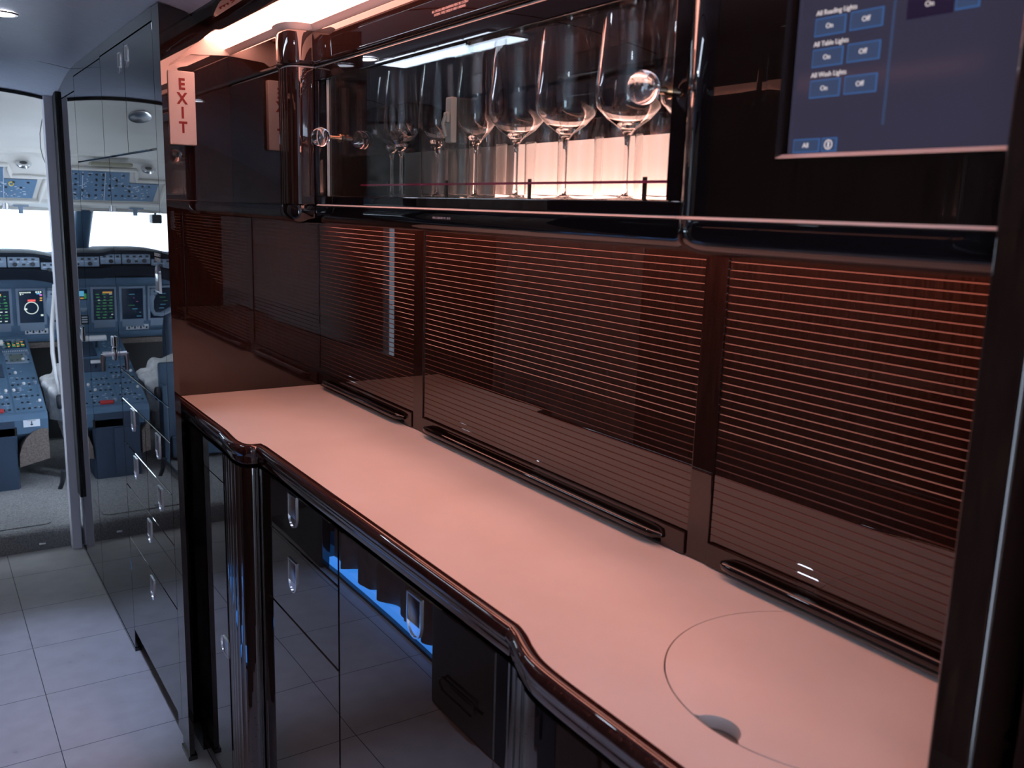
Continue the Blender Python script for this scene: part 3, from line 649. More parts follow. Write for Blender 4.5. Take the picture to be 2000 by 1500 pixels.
for z, nm in ((1.5843, 'All Reading Lights'), (1.5575, 'All Table Lights'), (1.5305, 'All Wash Lights')):
    button(0.5625, z, 0.033, 0.0158, 'On'); button(0.5250, z+0.0004, 0.033, 0.0158, 'Off')
    q = MB(); q.text(nm, 0.0060, face_x(SX-0.0008, 0.5785, z+0.0122), align='LEFT', depth=0.0002); q.build('caption', M_stext, scr, smooth=0)
button(0.5775, 1.4805, 0.030, 0.0125, 'All'); button(0.5520, 1.4805, 0.0165, 0.0125, '')
q = MB(); q.lathe([(0.0034, 0), (0.0044, 0), (0.0044, 0.0002), (0.0034, 0.0002), (0.0034, 0)], (SX-0.0016, 0.5520, 1.4805), 20, 'X'); q.box(SX-0.0016, SX-0.0012, 0.5512, 0.5528, 1.478, 1.483)
q.build('icon', M_stext, scr, smooth=0)
q = MB(); q.box(SX-0.0006, SX, 0.4975, 0.4998, 1.495, 1.66); q.build('divider', M_btn, scr, smooth=0)
button(0.466, 1.5875, 0.041, 0.019, 'On', (M_bdark, M_bdark, M_stext)); button(0.434, 1.5885, 0.020, 0.019, '', ts=0.008)

# ================================================================== SOFFIT, LIGHT DIFFUSER, BEAM
def soff(x): return 1.8015-0.22*(x-0.6335)
def slope_poly(pts, dz=0.0, th=0.004):
    q = MB(); n = len(pts)
    vs = [(x, y, soff(x)+dz) for x, y in pts] + [(x, y, soff(x)+dz+th) for x, y in pts]
    q.add(vs, [list(range(n)), [n+i for i in range(n)][::-1]] + [[i, (i+1) % n, n+(i+1) % n, n+i] for i in range(n)]); return q
q = slope_poly([(0.6305, 2.349), (0.77, 2.349), (0.77, 0.342), (0.6305, 0.342)], 0.0)
struct(q.build('trim_7', M_soffit, smooth=0), 'cream soffit over the counter washed in rosy light', 'trim')
q = slope_poly([(0.6335, 2.345), (0.728, 2.345), (0.728, 0.345), (0.6335, 0.345)], -0.0045)
tag(q.build('light_diffuser', M_diff, org=(0.6, 1.2, 1.75), smooth=0), 'long glowing rosy white light diffuser above the counter', 'light')
# crown moulding above the wall units
q = MB(); q.sweep(full, [(-0.003, 1.7650), (0.000, 1.7655), (0.004, 1.7705), (0.010, 1.7755), (0.012, 1.7775), (-0.012, 1.7775), (-0.012, 1.7650), (-0.003, 1.7650)])
struct(q.build('trim_8', M_soffit, smooth=60), 'curved cream cove moulding above the wall units', 'trim')
# valance beam between aisle ceiling and soffit
q = MB()
bp = [(0.6325, 1.8015), (0.6315, 1.7945), (0.624, 1.7925), (0.613, 1.7935), (0.602, 1.7970), (0.590, 1.8015), (0.577, 1.8075), (0.5655, 1.8155), (0.563, 1.8175), (0.563, 1.84), (0.6325, 1.84), (0.6325, 1.8015)]
vs = []; fs = []; k = len(bp); ys = (2.18, 0.342)
for y in ys:
    for x, z in bp: vs.append((x, y, z))
for j in range(k-1): fs.append([j, j+1, k+j+1, k+j])
fs.append(list(range(k-1))); fs.append([k+j for j in range(k-1)]); q.add(vs, fs)
tag(q.build('valance_beam', M_black, org=(0.6, 1.3, 1.79), smooth=60), 'black lacquered beam along the aisle hiding the galley light', 'beam')
q = MB(); q.box(0.5625, 1.0, 0.34, 2.35, 1.842, 1.8845); struct(q.build('trim_11', M_gap, smooth=0), 'dark closure above the galley soffit', 'trim')
# strip lamp under the wall units
q = MB(); q.box(0.776, 0.9175, 0.352, 2.30, 1.3715, 1.3733)
tag(q.build('under_cabinet_light', M_under, org=(0.887, 1.3, 1.3715), smooth=0), 'slim rosy light strip fixed beneath the wall units', 'light strip')

# ================================================================== FLIGHT DECK
Z0 = 0.085
def edge_step(u, v):
    x = -0.45+1.6*u
    pr = [(3.925, 0.0), (3.925, 0.05), (3.93, 0.072), (3.945, 0.084), (3.97, Z0), (4.5, Z0), (5.7, Z0)]
    p = pr[round(v*6)]; return (x, p[0], p[1])
q = MB(); q.grid(edge_step, 8, 6); struct(q.build('floor', M_carpet, fix=False, smooth=60), 'grey carpeted flight deck floor with rounded step edge', 'floor')
q = MB(); q.prism(rrect(0.05, 0.395, 3.985, 4.32, 0.03), Z0-0.002, Z0+0.004)
tag(q.build('carpet_hatch', M_carpet, org=(0.22, 4.15, Z0)), 'inset carpet hatch on the flight deck floor', 'hatch')
q = MB(); q.box(0.155, 0.185, 3.99, 4.012, Z0+0.004, Z0+0.009, 0.002); tag(q.build('hatch_latch', M_chrome, org=(0.17, 4, Z0)), 'small metal latch at the near edge of the carpet hatch', 'latch')
q = MB(); q.box(0.335, 0.36, 3.917, 3.925, 0.025, 0.034, 0.002); tag(q.build('step_fastener', M_chrome, org=(0.35, 3.92, 0.03)), 'tiny metal fastener on the carpeted step', 'fastener')

def lin(u, v):
    """cream liner: u across, v from the doorway forward"""
    prof = [(3.94, 1.795), (4.04, 1.790), (4.10, 1.775), (4.17, 1.738), (4.23, 1.705), (4.29, 1.683), (4.42, 1.668), (4.72, 1.620), (4.735, 1.60), (4.80, 1.595), (4.83, 1.548), (4.93, 1.40), (5.00, 1.378), (5.20, 1.358), (5.36, 1.352)]
    x = -0.80+2.1*u; t = v*(len(prof)-1); i = min(int(t), len(prof)-2); f = t-i
    y = prof[i][0]+(prof[i+1][0]-prof[i][0])*f; z = prof[i][1]+(prof[i+1][1]-prof[i][1])*f
    d = abs(x-0.24); k = max(0, d-0.26)
    return (x, y, z-0.55*k*k - (0.05*k if y < 4.9 else 0))
q = MB(); q.grid(lin, 42, 56); struct(q.build('ceiling', M_liner, fix=False, smooth=60), 'cream moulded liner over the flight deck', 'ceiling')
q = MB()
q.box(-0.85, -0.8, 3.94, 5.75, 0, 1.02); q.box(-0.85, -0.8, 3.94, 4.5, 1.02, 1.85); q.box(1.30, 1.35, 3.94, 5.75, 0, 1.02); q.box(1.30, 1.35, 3.94, 4.5, 1.02, 1.85)
struct(q.build('wall_cockpit_sides', M_liner, smooth=0), 'cream side walls of the flight deck', 'wall')
q = MB(); q.box(-0.85, 1.35, 5.70, 5.75, 0, 1.10); struct(q.build('wall_cockpit_front', M_paneld, smooth=0), 'dark bulkhead in front of the pedals', 'wall')
# liner seam (curved) and details
q = MB(); q.tube([(0.487, 4.02, 1.752), (0.478, 4.05, 1.735), (0.470, 4.10, 1.70), (0.466, 4.15, 1.655), (0.470, 4.2, 1.60), (0.483, 4.25, 1.56), (0.50, 4.3, 1.535)], 0.0015, 6)
struct(q.build('trim_9', M_matblack), 'thin curved seam in the cream liner by the jamb', 'trim')
def gasper(x, label):
    t = thing('air_vent', label, 'vent', (x, 4.80, 1.552))
    rot = Matrix.Translation((x, 4.80, 1.553)) @ Matrix.Rotation(math.radians(28), 4, 'X')
    q = MB(); q.lathe([(0.016, -0.012), (0.030, -0.010), (0.034, -0.002), (0.034, 0.004), (0.016, 0.004), (0.016, -0.012)], (0, 0, 0), 28, mtx=rot); q.build('rim', M_chrome, t)
    q = MB(); q.lathe([(0.0005, -0.016), (0.011, -0.014), (0.0155, -0.006), (0.0155, 0.002), (0.0005, 0.002)], (0, 0, 0), 20, mtx=rot); q.build('nozzle', M_switchdark, t)
gasper(0.462, 'chrome air vent in the cream liner right of the overhead panel'); gasper(-0.02, 'chrome air vent left of the overhead panel, mirrored in the closet')
q = MB(); q.lathe([(0.0005, 0), (0.040, 0.0006), (0.046, 0.003), (0.046, 0.012), (0.0005, 0.012)], (0, 0, 0), 32, mtx=Matrix.Translation((0.14, 4.145, 1.742)) @ Matrix.Rotation(math.radians(-28), 4, 'X'))
tag(q.build('dome_light', M_chrome, org=(0.145, 4.18, 1.78)), 'round dome light in the flight deck liner, mirrored in the closet', 'light')
q = MB(); q.box(0.06, 0.25, 4.74, 4.80, 1.556, 1.575, 0.008); tag(q.build('liner_recess', M_recess, org=(0.15, 4.77, 1.56)), 'olive recess ahead of the overhead panel, mirrored in the closet', 'recess')

# overhead panel
OA = Vector((0, 4.84, 1.53)); OB = Vector((0, 4.925, 1.398))
od = (OB-OA); on = Vector((0, -1, -0.64)).normalized()
def OP(x, s): p = OA + od*s + on*0.004; return Vector((x, p.y, p.z))
t = thing('overhead_panel', 'blue overhead switch panel above the windshield', 'panel', (0.22, 4.88, 1.47))
def opoly(pts):
    q = MB(); n = len(pts); f = [OP(x, s)[:] for x, s in pts]; bk = [(OP(x, s)-on*0.03)[:] for x, s in pts]
    q.add(f+bk, [list(range(n)), [n+i for i in range(n)][::-1]]+[[i, (i+1) % n, n+(i+1) % n, n+i] for i in range(n)]); return q
q = opoly([(0.06, -0.03), (0.382, -0.03), (0.384, 0.36), (0.522, 0.36), (0.500, 1.0), (-0.06, 1.0), (-0.08, 0.36), (0.058, 0.36)])
rz = Matrix(((1, 0, 0, 0), (0, od.normalized().y, -on.y, 0), (0, od.normalized().z, -on.z, 0), (0, 0, 0, 1)))
def omtx(x, s): p = OP(x, s); mm = rz.copy(); mm.translation = p; return mm
for x0 in (0.17, 0.27, 0.382): q.box(-0.0008, 0.0008, -0.001, 0.155*(1.0), -0.002, 0.0005, mi=1, mtx=omtx(x0, 0.0))
for _ in range(120):
    x = rnd.uniform(-0.04, 0.48); s = rnd.uniform(0.42, 0.95) if (x > 0.37 or x < 0.07) else rnd.uniform(0.02, 0.95)
    q.box(-rnd.uniform(0.003, 0.009), 0.003, -0.0008, 0.0008, -0.0012, 0.0, mi=1, mtx=omtx(x, s))
q.build('face', [M_panel, M_legend], t, smooth=0)
sw1 = MB(); sw1.cyl((0, 0, -0.012), 0.005, 0.012, n=10); sw1 = sw1.build('s', M_switchdark)
sw2 = MB(); sw2.box(-0.0055, 0.0055, -0.004, 0.004, -0.004, 0, 0.001, seg=1); sw2 = sw2.build('s', M_switchdark)
sw3 = MB(); sw3.tube([(0, 0, 0), (0, 0.003, -0.016)], [0.0016, 0.003], 8); sw3.cyl((0, 0, -0.003), 0.004, 0.003, n=10); sw3 = sw3.build('s', M_chrome)
def sw(src, name, parent, mtx):
    o = bpy.data.objects.new(name, src.data); COL.objects.link(o); o.parent = parent; o.matrix_local = Matrix.Translation(-Vector(parent['_w'])) @ mtx
for i in range(18):
    for j, s in enumerate((0.08, 0.25, 0.45, 0.63, 0.82)):
        x = -0.035+i*0.0305
        if j < 2 and not (0.075 < x < 0.37): continue
        k = rnd.random()
        if k < 0.22: continue
        if j == 4 and x > 0.37: sw(sw3, 'toggle_switch', t, omtx(x, 0.86)); continue
        if k < 0.72: sw(sw2, 'push_button', t, omtx(x, s))
        elif k < 0.86: sw(sw1, 'rotary_knob', t, omtx(x, s))
        else: sw(sw3, 'toggle_switch', t, omtx(x, s))
q = MB(); q.lathe([(0.008, -0.004), (0.011, -0.004), (0.011, 0), (0.008, 0), (0.008, -0.004)], (0, 0, 0), 20, mtx=omtx(0.413, 0.5)); q.build('yellow_ring', mat('yellow', (0.75, 0.55, 0.08), 0.4), t)

q = MB(); pl = [(0.03, -0.12), (0.40, -0.12), (0.415, 0.25), (0.56, 0.25), (0.53, 1.12), (-0.09, 1.12), (-0.115, 0.25), (0.025, 0.25), (0.03, -0.12)]
dense = []
for i in range(8):
    for k in range(4): f = k/4; dense.append((pl[i][0]+(pl[i+1][0]-pl[i][0])*f, pl[i][1]+(pl[i+1][1]-pl[i][1])*f))
dense.append(dense[0]); q.tube([OP(x, s_) for x, s_ in dense], 0.010, 10); q.build('surround', M_liner, t)
# windshield
t = struct(thing('window_1', 'bright windshield across the flight deck', 'window', (0.25, 5.5, 1.1)), 'bright windshield across the flight deck', 'window')
for x0, x1, nm in ((0.30, 1.28, 'pane'), (-0.78, 0.13, 'pane')):
    q = MB(); q.add([(x0, 5.68, 1.06), (x1, 5.68, 1.06), (x1, 5.375, 1.36), (x0-0.0, 5.375, 1.36), (x0, 5.686, 1.066), (x1, 5.686, 1.066), (x1, 5.381, 1.366), (x0, 5.381, 1.366)],
                    [[0, 1, 2, 3], [4, 5, 6, 7], [0, 1, 5, 4], [3, 2, 6, 7], [1, 2, 6, 5], [0, 3, 7, 4]]); q.build(nm, M_pane, t, smooth=0)
q = MB(); q.tube([(0.21, 5.66, 1.05), (0.195, 5.36, 1.37)], [0.055, 0.05], 14); q.build('center_post', M_seatb, t)
q = MB(); q.box(-0.85, 1.35, 5.33, 5.38, 1.335, 1.40); q.build('header', M_liner, t)
q = MB(); q.tube([(-0.75+2.0*i/10, 5.345, 1.339-0.003*abs(i-5)) for i in range(11)], 0.002, 6); q.build('visor_rail', M_satin, t)
for x, lb in ((0.395, 'small chrome map light under the overhead panel on the right'), (0.115, 'small chrome map light under the overhead panel, mirrored in the closet')):
    q = MB(); q.cyl((x, 5.02, 1.340), 0.016, 0.035, n=18, bev=0.003); q.cyl((x, 5.02, 1.372), 0.009, 0.012, n=12)
    tag(q.build('map_light', M_chrome, org=(x, 5.02, 1.36)), lb, 'light', 'map lights of the flight deck')
def visor(x, label):
    t = thing('sun_visor_arm', label, 'visor arm', (x, 5.2, 1.37))
    q = MB(); q.box(x-0.035, x+0.035, 5.17, 5.23, 1.352, 1.372, 0.004); q.build('bracket', M_panelg, t)
    q = MB(); q.box(x-0.010, x+0.012, 5.20, 5.215, 1.318, 1.354, 0.003); q.build('arm', M_panelg, t)
visor(0.474, 'grey sun visor bracket under the overhead panel on the right'); visor(-0.03, 'grey sun visor bracket on the left, mirrored in the closet')
q = MB(); q.box(-0.20, -0.145, 5.36, 5.44, 1.275, 1.325, 0.008); q.tube([(-0.17, 5.38, 1.345), (-0.17, 5.40, 1.32)], 0.006, 8)
tag(q.build('standby_compass', M_switchdark, org=(-0.17, 5.4, 1.3)), 'black standby compass hanging before the windshield, mirrored in the closet', 'compass')

# glareshield and its control panel
t = thing('glareshield', 'dark glareshield with a row of knobs and buttons below the windshield', 'glareshield', (0.25, 5.1, 1.0))
def gs_top(x):
    return 1.142 + (0.012 if x < 0.16 else 0) - max(0, abs(x-0.22)-0.22)**2*0.9
q = MB(); n = 40; pr = [(5.69, -0.02), (5.3, 0.0), (5.12, 0.0), (5.08, -0.012), (5.075, -0.028), (5.10, -0.030), (5.10, -0.085), (5.07, -0.090), (5.07, -0.10), (5.10, -0.145), (5.24, -0.155), (5.69, -0.155)]
q.grid(lambda u, v: (-0.6+1.7*u, pr[round(v*11)][0], gs_top(-0.6+1.7*u)+pr[round(v*11)][1]), n, 11); q.build('cowl', M_glare, t, fix=False, smooth=40)
segs = [(-0.27, -0.075), (-0.07, 0.07), (0.075, 0.175), (0.18, 0.385), (0.39, 0.53), (0.535, 0.70)]
sel = MB(); sel.cyl((0, -0.016, 0), 0.010, 0.016, 'Y', 16, bev=0.002); sel = sel.build('s', M_switchdark)
btn = MB(); btn.box(-0.007, 0.007, -0.003, 0, -0.0045, 0.0045, 0.001, seg=1); btn = btn.build('s', M_switchdark)
for x0, x1 in segs:
    zt = gs_top((x0+x1)/2)
    q = MB(); q.box(x0, x1, 5.092, 5.099, zt-0.083, zt-0.032, 0.002, seg=1)
    for i in range(5): xx = x0+(x1-x0)*(i+0.5)/5; q.box(xx-0.008, xx+0.008, 5.0915, 5.0925, zt-0.057, zt-0.0555, mi=1)
    for _ in range(6):
        xx = rnd.uniform(x0+0.01, x1-0.02); zz = zt-rnd.uniform(0.036, 0.08); q.box(xx, xx+rnd.uniform(0.004, 0.012), 5.0915, 5.0925, zz, zz+0.0015, mi=1)
    pn = q.build('control_panel', [M_panelg, M_legend], t, smooth=0)
    w = x1-x0
    for i in range(max(2, int(w/0.032))):
        xx = x0+0.016+i*0.032
        if xx > x1-0.01: break
        sw(btn, 'push_button', pn, Matrix.Translation((xx, 5.092, zt-0.044)))
    for f in ((0.22, 0.78) if w > 0.12 else (0.5,)): sw(sel, 'rotary_knob', pn, Matrix.Translation((x0+w*f, 5.092, zt-0.068)))
    if w > 0.12: sw(btn, 'push_button', pn, Matrix.Translation((x0+w*0.5, 5.092, zt-0.070)))

# instrument panel with displays
t = thing('instrument_panel', 'blue grey main instrument panel with tall displays', 'instrument panel', (0.25, 5.3, 0.7))
def IP(x, z): return (x, 5.30+(z-0.83)*0.10*-1, z)
tilt = 0.10
def ibox(q, x0, x1, z0, z1, d0, d1, mi=0, bev=0.0):
    y = lambda z: 5.30-(z-0.83)*tilt
    vs = [(x0, y(z0)-d1, z0), (x1, y(z0)-d1, z0), (x1, y(z1)-d1, z1), (x0, y(z1)-d1, z1), (x0, y(z0)-d0, z0), (x1, y(z0)-d0, z0), (x1, y(z1)-d0, z1), (x0, y(z1)-d0, z1)]
    q.add(vs, [[0, 1, 2, 3], [4, 5, 6, 7], [0, 1, 5, 4], [3, 2, 6, 7], [1, 2, 6, 5], [0, 3, 7, 4]], mi)
q = MB(); ibox(q, -0.6, 1.1, 0.69, 0.984, -0.03, 0); q.build('face', M_panel, t, smooth=0)
q = MB(); ibox(q, -0.6, 1.1, 0.655, 0.69, -0.03, 0.02); q.build('lower_sill', M_panel, t, smooth=0)
q = MB(); ibox(q, -0.6, 1.1, 0.625, 0.652, -0.02, 0.045); q.build('knee_roll', M_carpet2, t, smooth=0)
q = MB(); ibox(q, -0.6, 1.1, 0.10, 0.622, -0.04, -0.03); q.build('footwell_panel', M_matblack, t, smooth=0)
M_disp = mat('display_black', (0.004, 0.006, 0.010), 0.12, emit=(0.004, 0.012, 0.03), es=1.0)
G_ = mat('display_green', (0, 0, 0), 0.5, emit=(0.06, 0.35, 0.10), es=0.9); Y_ = mat('display_amber', (0, 0, 0), 0.5, emit=(0.9, 0.5, 0.12), es=0.9)
Wt = mat('display_white', (0, 0, 0), 0.5, emit=(0.8, 0.95, 0.9), es=0.9); Rd = mat('display_red', (0, 0, 0), 0.5, emit=(1.0, 0.12, 0.12), es=1.0); Cy = mat('display_cyan', (0, 0, 0), 0.5, emit=(0.15, 0.6, 0.95), es=1.0)
MG = mat('display_magenta', (0, 0, 0), 0.5, emit=(0.7, 0.2, 0.7), es=0.9)
def display(x0, x1, kind, z0=0.755, z1=0.925):
    q = MB(); e = 0.012
    for a in ((x0-e, x0, z0-e, z1+e), (x1, x1+e, z0-e, z1+e), (x0, x1, z0-e-0.03, z0), (x0, x1, z1, z1+e)): ibox(q, *a, 0, 0.007)
    q.build('display_bezel', M_panelg if kind != 'std' else M_panel, t, smooth=0)
    q = MB(); ibox(q, x0, x1, z0, z1, 0, 0.003, 0)
    w = x1-x0; h = z1-z0
    def bar(fx, fz, fw, fh, mi): ibox(q, x0+w*fx, x0+w*(fx+fw), z0+h*fz, z0+h*(fz+fh), 0.003, 0.0038, mi)
    if kind == 'eicas':
        for r in range(9):
            for c in range(3): bar(0.08+0.3*c+rnd.uniform(0, 0.05), 0.06+0.095*r, rnd.uniform(0.06, 0.18), 0.025, 1 if rnd.random() < 0.8 else 3)
        for r in (0.25, 0.45, 0.62): bar(0.05, r, 0.85, 0.006, 1)
        bar(0.1, 0.86, 0.45, 0.05, 2)
    if kind == 'pfd':
        for c in range(6): bar(0.04+0.08*c, 0.92, 0.06, 0.035, 3)
        for c in range(3): bar(0.7+0.09*c, 0.92, 0.06, 0.05, 3)
        bar(0.74, 0.88, 0.15, 0.03, 5); bar(0.86, 0.83, 0.1, 0.05, 6); bar(0.06, 0.86, 0.05, 0.05, 3); bar(0.15, 0.88, 0.06, 0.02, 3)
        bar(0.86, 0.74, 0.1, 0.035, 2); bar(0.86, 0.67, 0.1, 0.035, 2); bar(0.36, 0.66, 0.32, 0.06, 4); bar(0.87, 0.2, 0.1, 0.05, 3); bar(0.20, 0.40, 0.12, 0.05, 3)
        N_ = 40; cx, cz, R1, R2 = x0+w*0.50, z0+h*0.46, w*0.29, w*0.255
        yv = lambda z: 5.30-(z-0.83)*tilt-0.0042
        vs = []
        for i in range(N_):
            a = 2*PI*i/N_
            for R in (R1, R2): vs.append((cx+R*math.cos(a), yv(cz+R*math.sin(a)), cz+R*math.sin(a)))
        q.add(vs, [[2*i, 2*i+1, (2*i+3) % (2*N_), (2*i+2) % (2*N_)] for i in range(N_)], 3)
    if kind == 'map':
        for r in range(7): bar(rnd.uniform(0.1, 0.5), 0.08+0.12*r, rnd.uniform(0.05, 0.3), 0.012, rnd.choice((1, 5, 6)))
    if kind == 'std':
        bar(0.35, 0.35, 0.6, 0.5, 5); bar(0.05, 0.1, 0.3, 0.5, 1); bar(0.4, 0.1, 0.4, 0.12, 2)
    q.build('display', [M_disp, G_, Y_, Wt, Rd, Cy, MG], t, smooth=0, fix=False)
display(0.300+0.02, 0.400, 'eicas'); display(0.443, 0.556, 'pfd'); display(0.592, 0.70, 'map')
display(0.083, 0.190, 'eicas'); display(-0.064, 0.047, 'map'); display(-0.21, -0.10, 'map')
display(0.218, 0.262, 'std', 0.868, 0.925)
q = MB(); q.lathe([(0.0005, -0.006), (0.018, -0.006), (0.021, -0.009), (0.023, -0.004), (0.023, 0.0), (0.0005, 0.0)], (0.242, 5.30, 0.825), 24, 'Y'); q.build('round_gauge', [M_panelg], t)
q = MB(); ibox(q, 0.215, 0.268, 0.735, 0.785, 0, 0.004, 0)
for i in range(3): ibox(q, 0.222, 0.250, 0.745+0.013*i, 0.751+0.013*i, 0.004, 0.005, 1)
q.build('trim_indicator', [M_switchdark, M_legend], t, smooth=0)
for x0, x1 in ((0.463, 0.572), (-0.09, 0.028)):
    q = MB(); ibox(q, x0, x1, 0.694, 0.722, 0, 0.003, 0)
    for i in range(7): xx = x0+0.006+i*(x1-x0-0.01)/7; ibox(q, xx, xx+0.009, 0.699+0.008*(i % 2), 0.711+0.004*(i % 3), 0.003, 0.0036, 1)
    q.build('switch_strip', [M_legend, M_switchdark], t, smooth=0)

# pedestal
t = thing('center_pedestal', 'sloping blue grey control pedestal crowded with knobs and switches', 'pedestal', (0.27, 4.9, Z0))
PA = Vector((0, 4.56, 0.430)); PBv = Vector((0, 5.28, 0.690)); pd_ = PBv-PA; pn_ = Vector((0, -pd_.z, pd_.y)).normalized()
q = MB()
prof = [(4.55, 0.405), (4.56, 0.430), (5.28, 0.690), (5.28, 0.24), (4.70, 0.24), (4.70, 0.245), (4.56, 0.34)]
q.prism(prof, 0.078, 0.464, 'X'); q.build('housing', M_panel, t, smooth=30)
q = MB(); q.prism([(0.13, 4.545), (0.325, 4.545), (0.335, 4.57), (0.335, 4.72), (0.12, 4.72), (0.12, 4.57)], Z0, 0.405); q.box(0.135, 0.245, 4.538, 4.545, Z0+0.02, 0.33); q.build('rear_column', M_paneld, t, smooth=0)
for s_, x0, x1 in ((1, 0.336, 0.462), (-1, 0.08, 0.118)):
    pts = [(x0, 0.185), (x1, 0.215), (x1, 0.355)] + [(x1-0.02-(x1-x0-0.02)*math.sin(a), 0.205+0.155*math.cos(a)) for a in (0.1, 0.4, 0.7, 1.0, 1.3)] if s_ == 1 else [(x0, 0.2), (x1, 0.19), (x1, 0.30), (x0, 0.35)]
    q = MB(); q.prism(pts, 4.552, 4.70, 'Y'); q.build('side_skirt', M_carpet2, t, smooth=20)
def pm(x, s, up=0.0):
    p = PA+pd_*s+pn_*up; dn2 = pd_.normalized()
    return Matrix(((1, 0, 0, x), (0, dn2.y, pn_.y, p.y), (0, dn2.z, pn_.z, p.z), (0, 0, 0, 1)))
LP = pd_.length
secs = [(0.085, 0.205, 0.02, 0.55), (0.210, 0.330, 0.02, 0.42), (0.335, 0.458, 0.02, 0.60), (0.335, 0.458, 0.62, 0.78), (0.335, 0.458, 0.80, 0.97), (0.085, 0.205, 0.60, 0.97)]
q = MB()
for x0, x1, s0, s1 in secs: q.box(x0+0.002, x1-0.002, s0*LP, s1*LP, 0, 0.003, 0.001, mtx=pm(0, 0), seg=1)
for _ in range(150):
    x0, x1, s0, s1 = rnd.choice(secs); x = rnd.uniform(x0+0.008, x1-0.018); s = rnd.uniform(s0+0.02, s1-0.02)
    q.box(x, x+rnd.uniform(0.004, 0.014), s*LP, s*LP+0.002, 0.003, 0.0036, mi=1, mtx=pm(0, 0))
for i in range(14): q.box(0.340+i*0.0082, 0.344+i*0.0082, 0.775*LP, 0.795*LP, 0.003, 0.0045, mi=1, mtx=pm(0, 0))
for i in range(10): q.box(0.215+i*0.006, 0.2175+i*0.006, 0.50*LP, 0.56*LP, 0, 0.003, mi=1, mtx=pm(0, 0))
q.build('control_panels', [M_panel, M_legend], t, smooth=0)
pk = MB(); pk.cyl((0, 0, 0), 0.0085, 0.018, n=14, bev=0.002); pk = pk.build('s', M_panelg)
pk2 = MB(); pk2.box(-0.005, 0.005, -0.004, 0.004, 0, 0.005, 0.001, seg=1); pk2 = pk2.build('s', M_switchdark)
pk3 = MB(); pk3.cyl((0, 0, 0), 0.007, 0.014, n=12, bev=0.003); pk3 = pk3.build('s', M_white)
cnt = 0
for x0, x1, s0, s1 in secs:
    for i in range(5):
        for j in range(int((s1-s0)*14)):
            k = rnd.random(); x = x0+0.014+i*(x1-x0-0.028)/4; s = s0+0.035+j/14
            if k < 0.30 or s > s1-0.02 or cnt > 96: continue
            if k < 0.80: sw(pk2, 'push_button', t, pm(x, s, 0.003))
            elif k < 0.93: sw(pk, 'rotary_knob', t, pm(x, s, 0.003))
            else: sw(pk3, 'rotary_knob', t, pm(x, s, 0.003))
            cnt += 1
q = MB(); q.box(0.343, 0.450, 0.825*LP, 0.925*LP, 0.003, 0.006, mtx=pm(0, 0))
for i in range(5):
    for j in range(4): q.box(0.349+i*0.020, 0.349+i*0.020+rnd.uniform(0.006, 0.016), (0.84+0.02*j)*LP, (0.848+0.02*j)*LP, 0.006, 0.0066, mi=1+(i+j) % 2, mtx=pm(0, 0))
q.build('radio_display', [M_disp, G_, Y_], t, smooth=0)
q = MB(); q.box(0.362, 0.425, 0.64*LP, 0.735*LP, 0.003, 0.007, 0.001, mtx=pm(0, 0)); q.build('keypad_screen', mat('lcd_grey', (0.14, 0.17, 0.15), 0.3), t, smooth=0)
q = MB(); q.box(0.345, 0.443, 0.615*LP, 0.76*LP, 0.0, 0.004, 0.001, mtx=pm(0, 0)); q.build('keypad_frame', M_panelg, t, smooth=0)
for x in (0.215, 0.30):
    q = MB(); q.tube([pm(x, 0.80, -0.02).translation, pm(x, 0.74, 0.07).translation], 0.006, 8); q.cyl(pm(x-0.043, 0.735, 0.075).translation, 0.015, 0.084, 'X', 20, bev=0.003, mi=1)
    q.build('thrust_lever', [M_satin, M_white], t)
q = MB(); q.tube([pm(0.25, 0.50, 0).translation, pm(0.25, 0.48, 0.04).translation], 0.005, 8); q.box(-0.03, 0.03, -0.01, 0.01, -0.006, 0.006, 0.004, mtx=pm(0.25, 0.48, 0.045), mi=1); q.build('flap_lever', [M_satin, M_white], t)
q = MB(); q.box(0.215, 0.325, 0.45*LP, 0.62*LP, 0.0, 0.005, 0.001, mtx=pm(0, 0)); q.box(0.225, 0.315, 0.66*LP, 0.90*LP, 0.0, 0.008, 0.002, mtx=pm(0, 0)); q.build('lever_gate', M_paneld, t, smooth=0)
q = MB(); q.box(0.362, 0.430, 4.5485, 4.551, 0.372, 0.405, mi=0); q.box(0.394, 0.398, 4.548, 4.5486, 0.382, 0.398, mi=1)
q.prism([(0.388, 0.385), (0.404, 0.385), (0.396, 0.377)], 4.548, 4.5486, 'Y', mi=1); q.text('FLASHLIGHT', 0.006, face_y(0.396, 4.5480, 0.4015), mi=1); q.build('arrow_placard', [M_legend, M_switchdark], t, smooth=0)
q = MB(); q.box(0.20, 0.335, 4.545, 4.556, 0.335, 0.375, 0.002); q.build('rear_vent', M_matblack, t)
q = MB(); q.box(-0.03, 0.03, -0.012, 0.012, 0, 0.012, 0.003, mtx=pm(0.262, 0.04, 0.003)); q.build('red_guard', mat('guard_red', (0.55, 0.05, 0.05), 0.4), t)

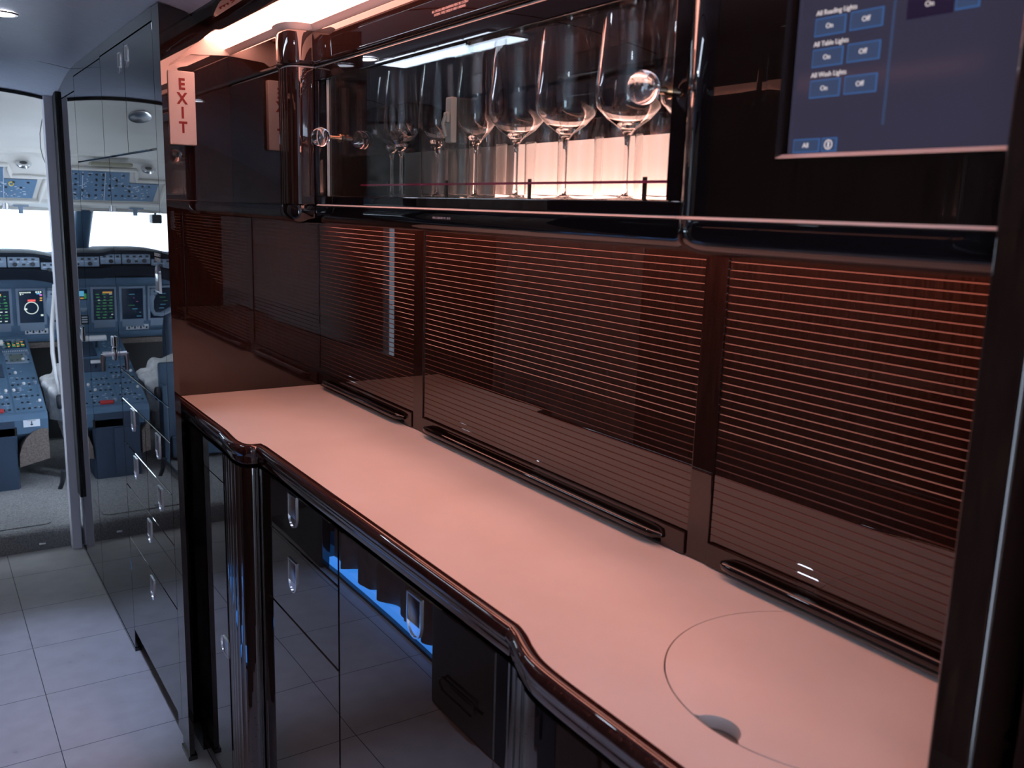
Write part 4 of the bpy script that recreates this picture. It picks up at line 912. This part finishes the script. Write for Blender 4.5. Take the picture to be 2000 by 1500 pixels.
# yokes
def yoke(xc, label, sgn=1):
    t = thing('control_yoke', label, 'control yoke', (xc, 5.05, 0.75))
    y = 5.0; X = lambda d: xc+d
    q = MB()
    for s in (-1, 1):
        q.tube([(X(0), y, 0.835), (X(s*0.05), y, 0.812), (X(s*0.085), y, 0.815), (X(s*0.098), y, 0.84), (X(s*0.098), y, 0.885), (X(s*0.088), y, 0.915)], [0.013, 0.012, 0.011, 0.011, 0.012, 0.013], 10)
    q.build('horns', M_panelg, t)
    for s in (-1, 1):
        q = MB(); q.box(X(s*0.084)-0.016, X(s*0.084)+0.016, y-0.012, y+0.016, 0.915, 0.948, 0.006); q.build('grip_head', M_panelg, t)
        q = MB(); q.cyl((X(s*0.084), y-0.016, 0.933), 0.004, 0.004, 'Y', 10); q.build('trim_switch', M_switchdark, t)
    q = MB(); q.tube([(X(0), y, 0.835), (X(0), y+0.08, 0.80), (X(0), y+0.12, 0.70), (X(0), y+0.13, Z0)], [0.02, 0.022, 0.025, 0.03], 12); q.build('column', M_paneld, t)
yoke(0.645, 'grey control yoke on the right, partly hidden by the jamb'); yoke(-0.145, 'grey control yoke on the left, mirrored in the closet')

# seats
def seat(xc, label, s, bs=0.0):
    t = thing('pilot_seat', label, 'pilot seat', (xc, 4.8, Z0))
    X = lambda d: xc+s*d
    def bx(q, a, b_, *r, **k): q.box(min(X(a), X(b_)), max(X(a), X(b_)), *r, **k)
    q = MB(); bx(q, -0.150+bs, 0.23+bs, 4.70, 4.745, 0.61, 0.995, bev=0.02); q.build('back_shell', M_seat, t)
    q = MB(); q.tube([(X(-0.145+bs), 4.735, 1.00), (X(-0.150+bs), 4.74, 0.94), (X(-0.168+bs), 4.745, 0.80), (X(-0.172+bs), 4.745, 0.68), (X(-0.165+bs), 4.74, 0.56), (X(-0.14+bs), 4.735, 0.42)], 0.010, 10); q.build('back_edge', M_white, t)
    b = bmesh.new(); bmesh.ops.create_icosphere(b, subdivisions=5, radius=1)
    for v in b.verts:
        n_ = 0.05*math.sin(v.co.x*9+v.co.z*7)+0.04*math.sin(v.co.y*11+v.co.z*13)+rnd.uniform(-0.012, 0.012)
        z = v.co.z; wv = 0.175+0.02*math.sin(z*4)
        k = 1+n_; sx = math.copysign(abs(v.co.x)**0.6, v.co.x); sz = math.copysign(abs(z)**0.7, z)
        v.co = (X(-0.03 + sx*wv*k*(1 if z > -0.3 else 0.80)), 4.83+v.co.y*0.11*k, 0.42+sz*0.19*k)
    q = MB(); q.bm(b); b.free(); q.build('sheepskin_cover', M_fur, t)
    q = MB(); bx(q, -0.145, 0.2, 4.705, 4.74, 0.20, 0.60, bev=0.01); bx(q, -0.10, 0.15, 4.68, 5.05, Z0+0.02, 0.22, bev=0.01); bx(q, -0.150, -0.125, 4.62, 4.70, Z0+0.01, 0.5, bev=0.006); q.build('frame', M_seatb, t)
    q = MB(); q.cyl((X(-0.165)-0.012, 4.66, 0.455), 0.035, 0.022, 'X', 20, bev=0.005); q.build('armrest_pivot', M_switchdark, t)
    q = MB(); q.tube([(X(-0.19), 4.45, Z0+0.09), (X(-0.20), 4.46, Z0+0.03), (X(-0.21), 4.47, Z0)], [0.014, 0.010, 0.010], 8); q.build('lever', M_switchdark, t)
    q = MB(); bx(q, -0.155, -0.135, 4.25, 4.68, Z0, Z0+0.025, bev=0.004); q.build('rail', M_satin, t)
seat(0.695, 'right pilot seat with white sheepskin beside the jamb', 1); seat(-0.150, 'left pilot seat with white sheepskin, mirrored in the closet', -1, 0.12)
for o in (sw1, sw2, sw3, sel, btn, pk, pk2, pk3): bpy.data.objects.remove(o)

for o in bpy.data.objects:
    if '_w' in o: del o['_w']
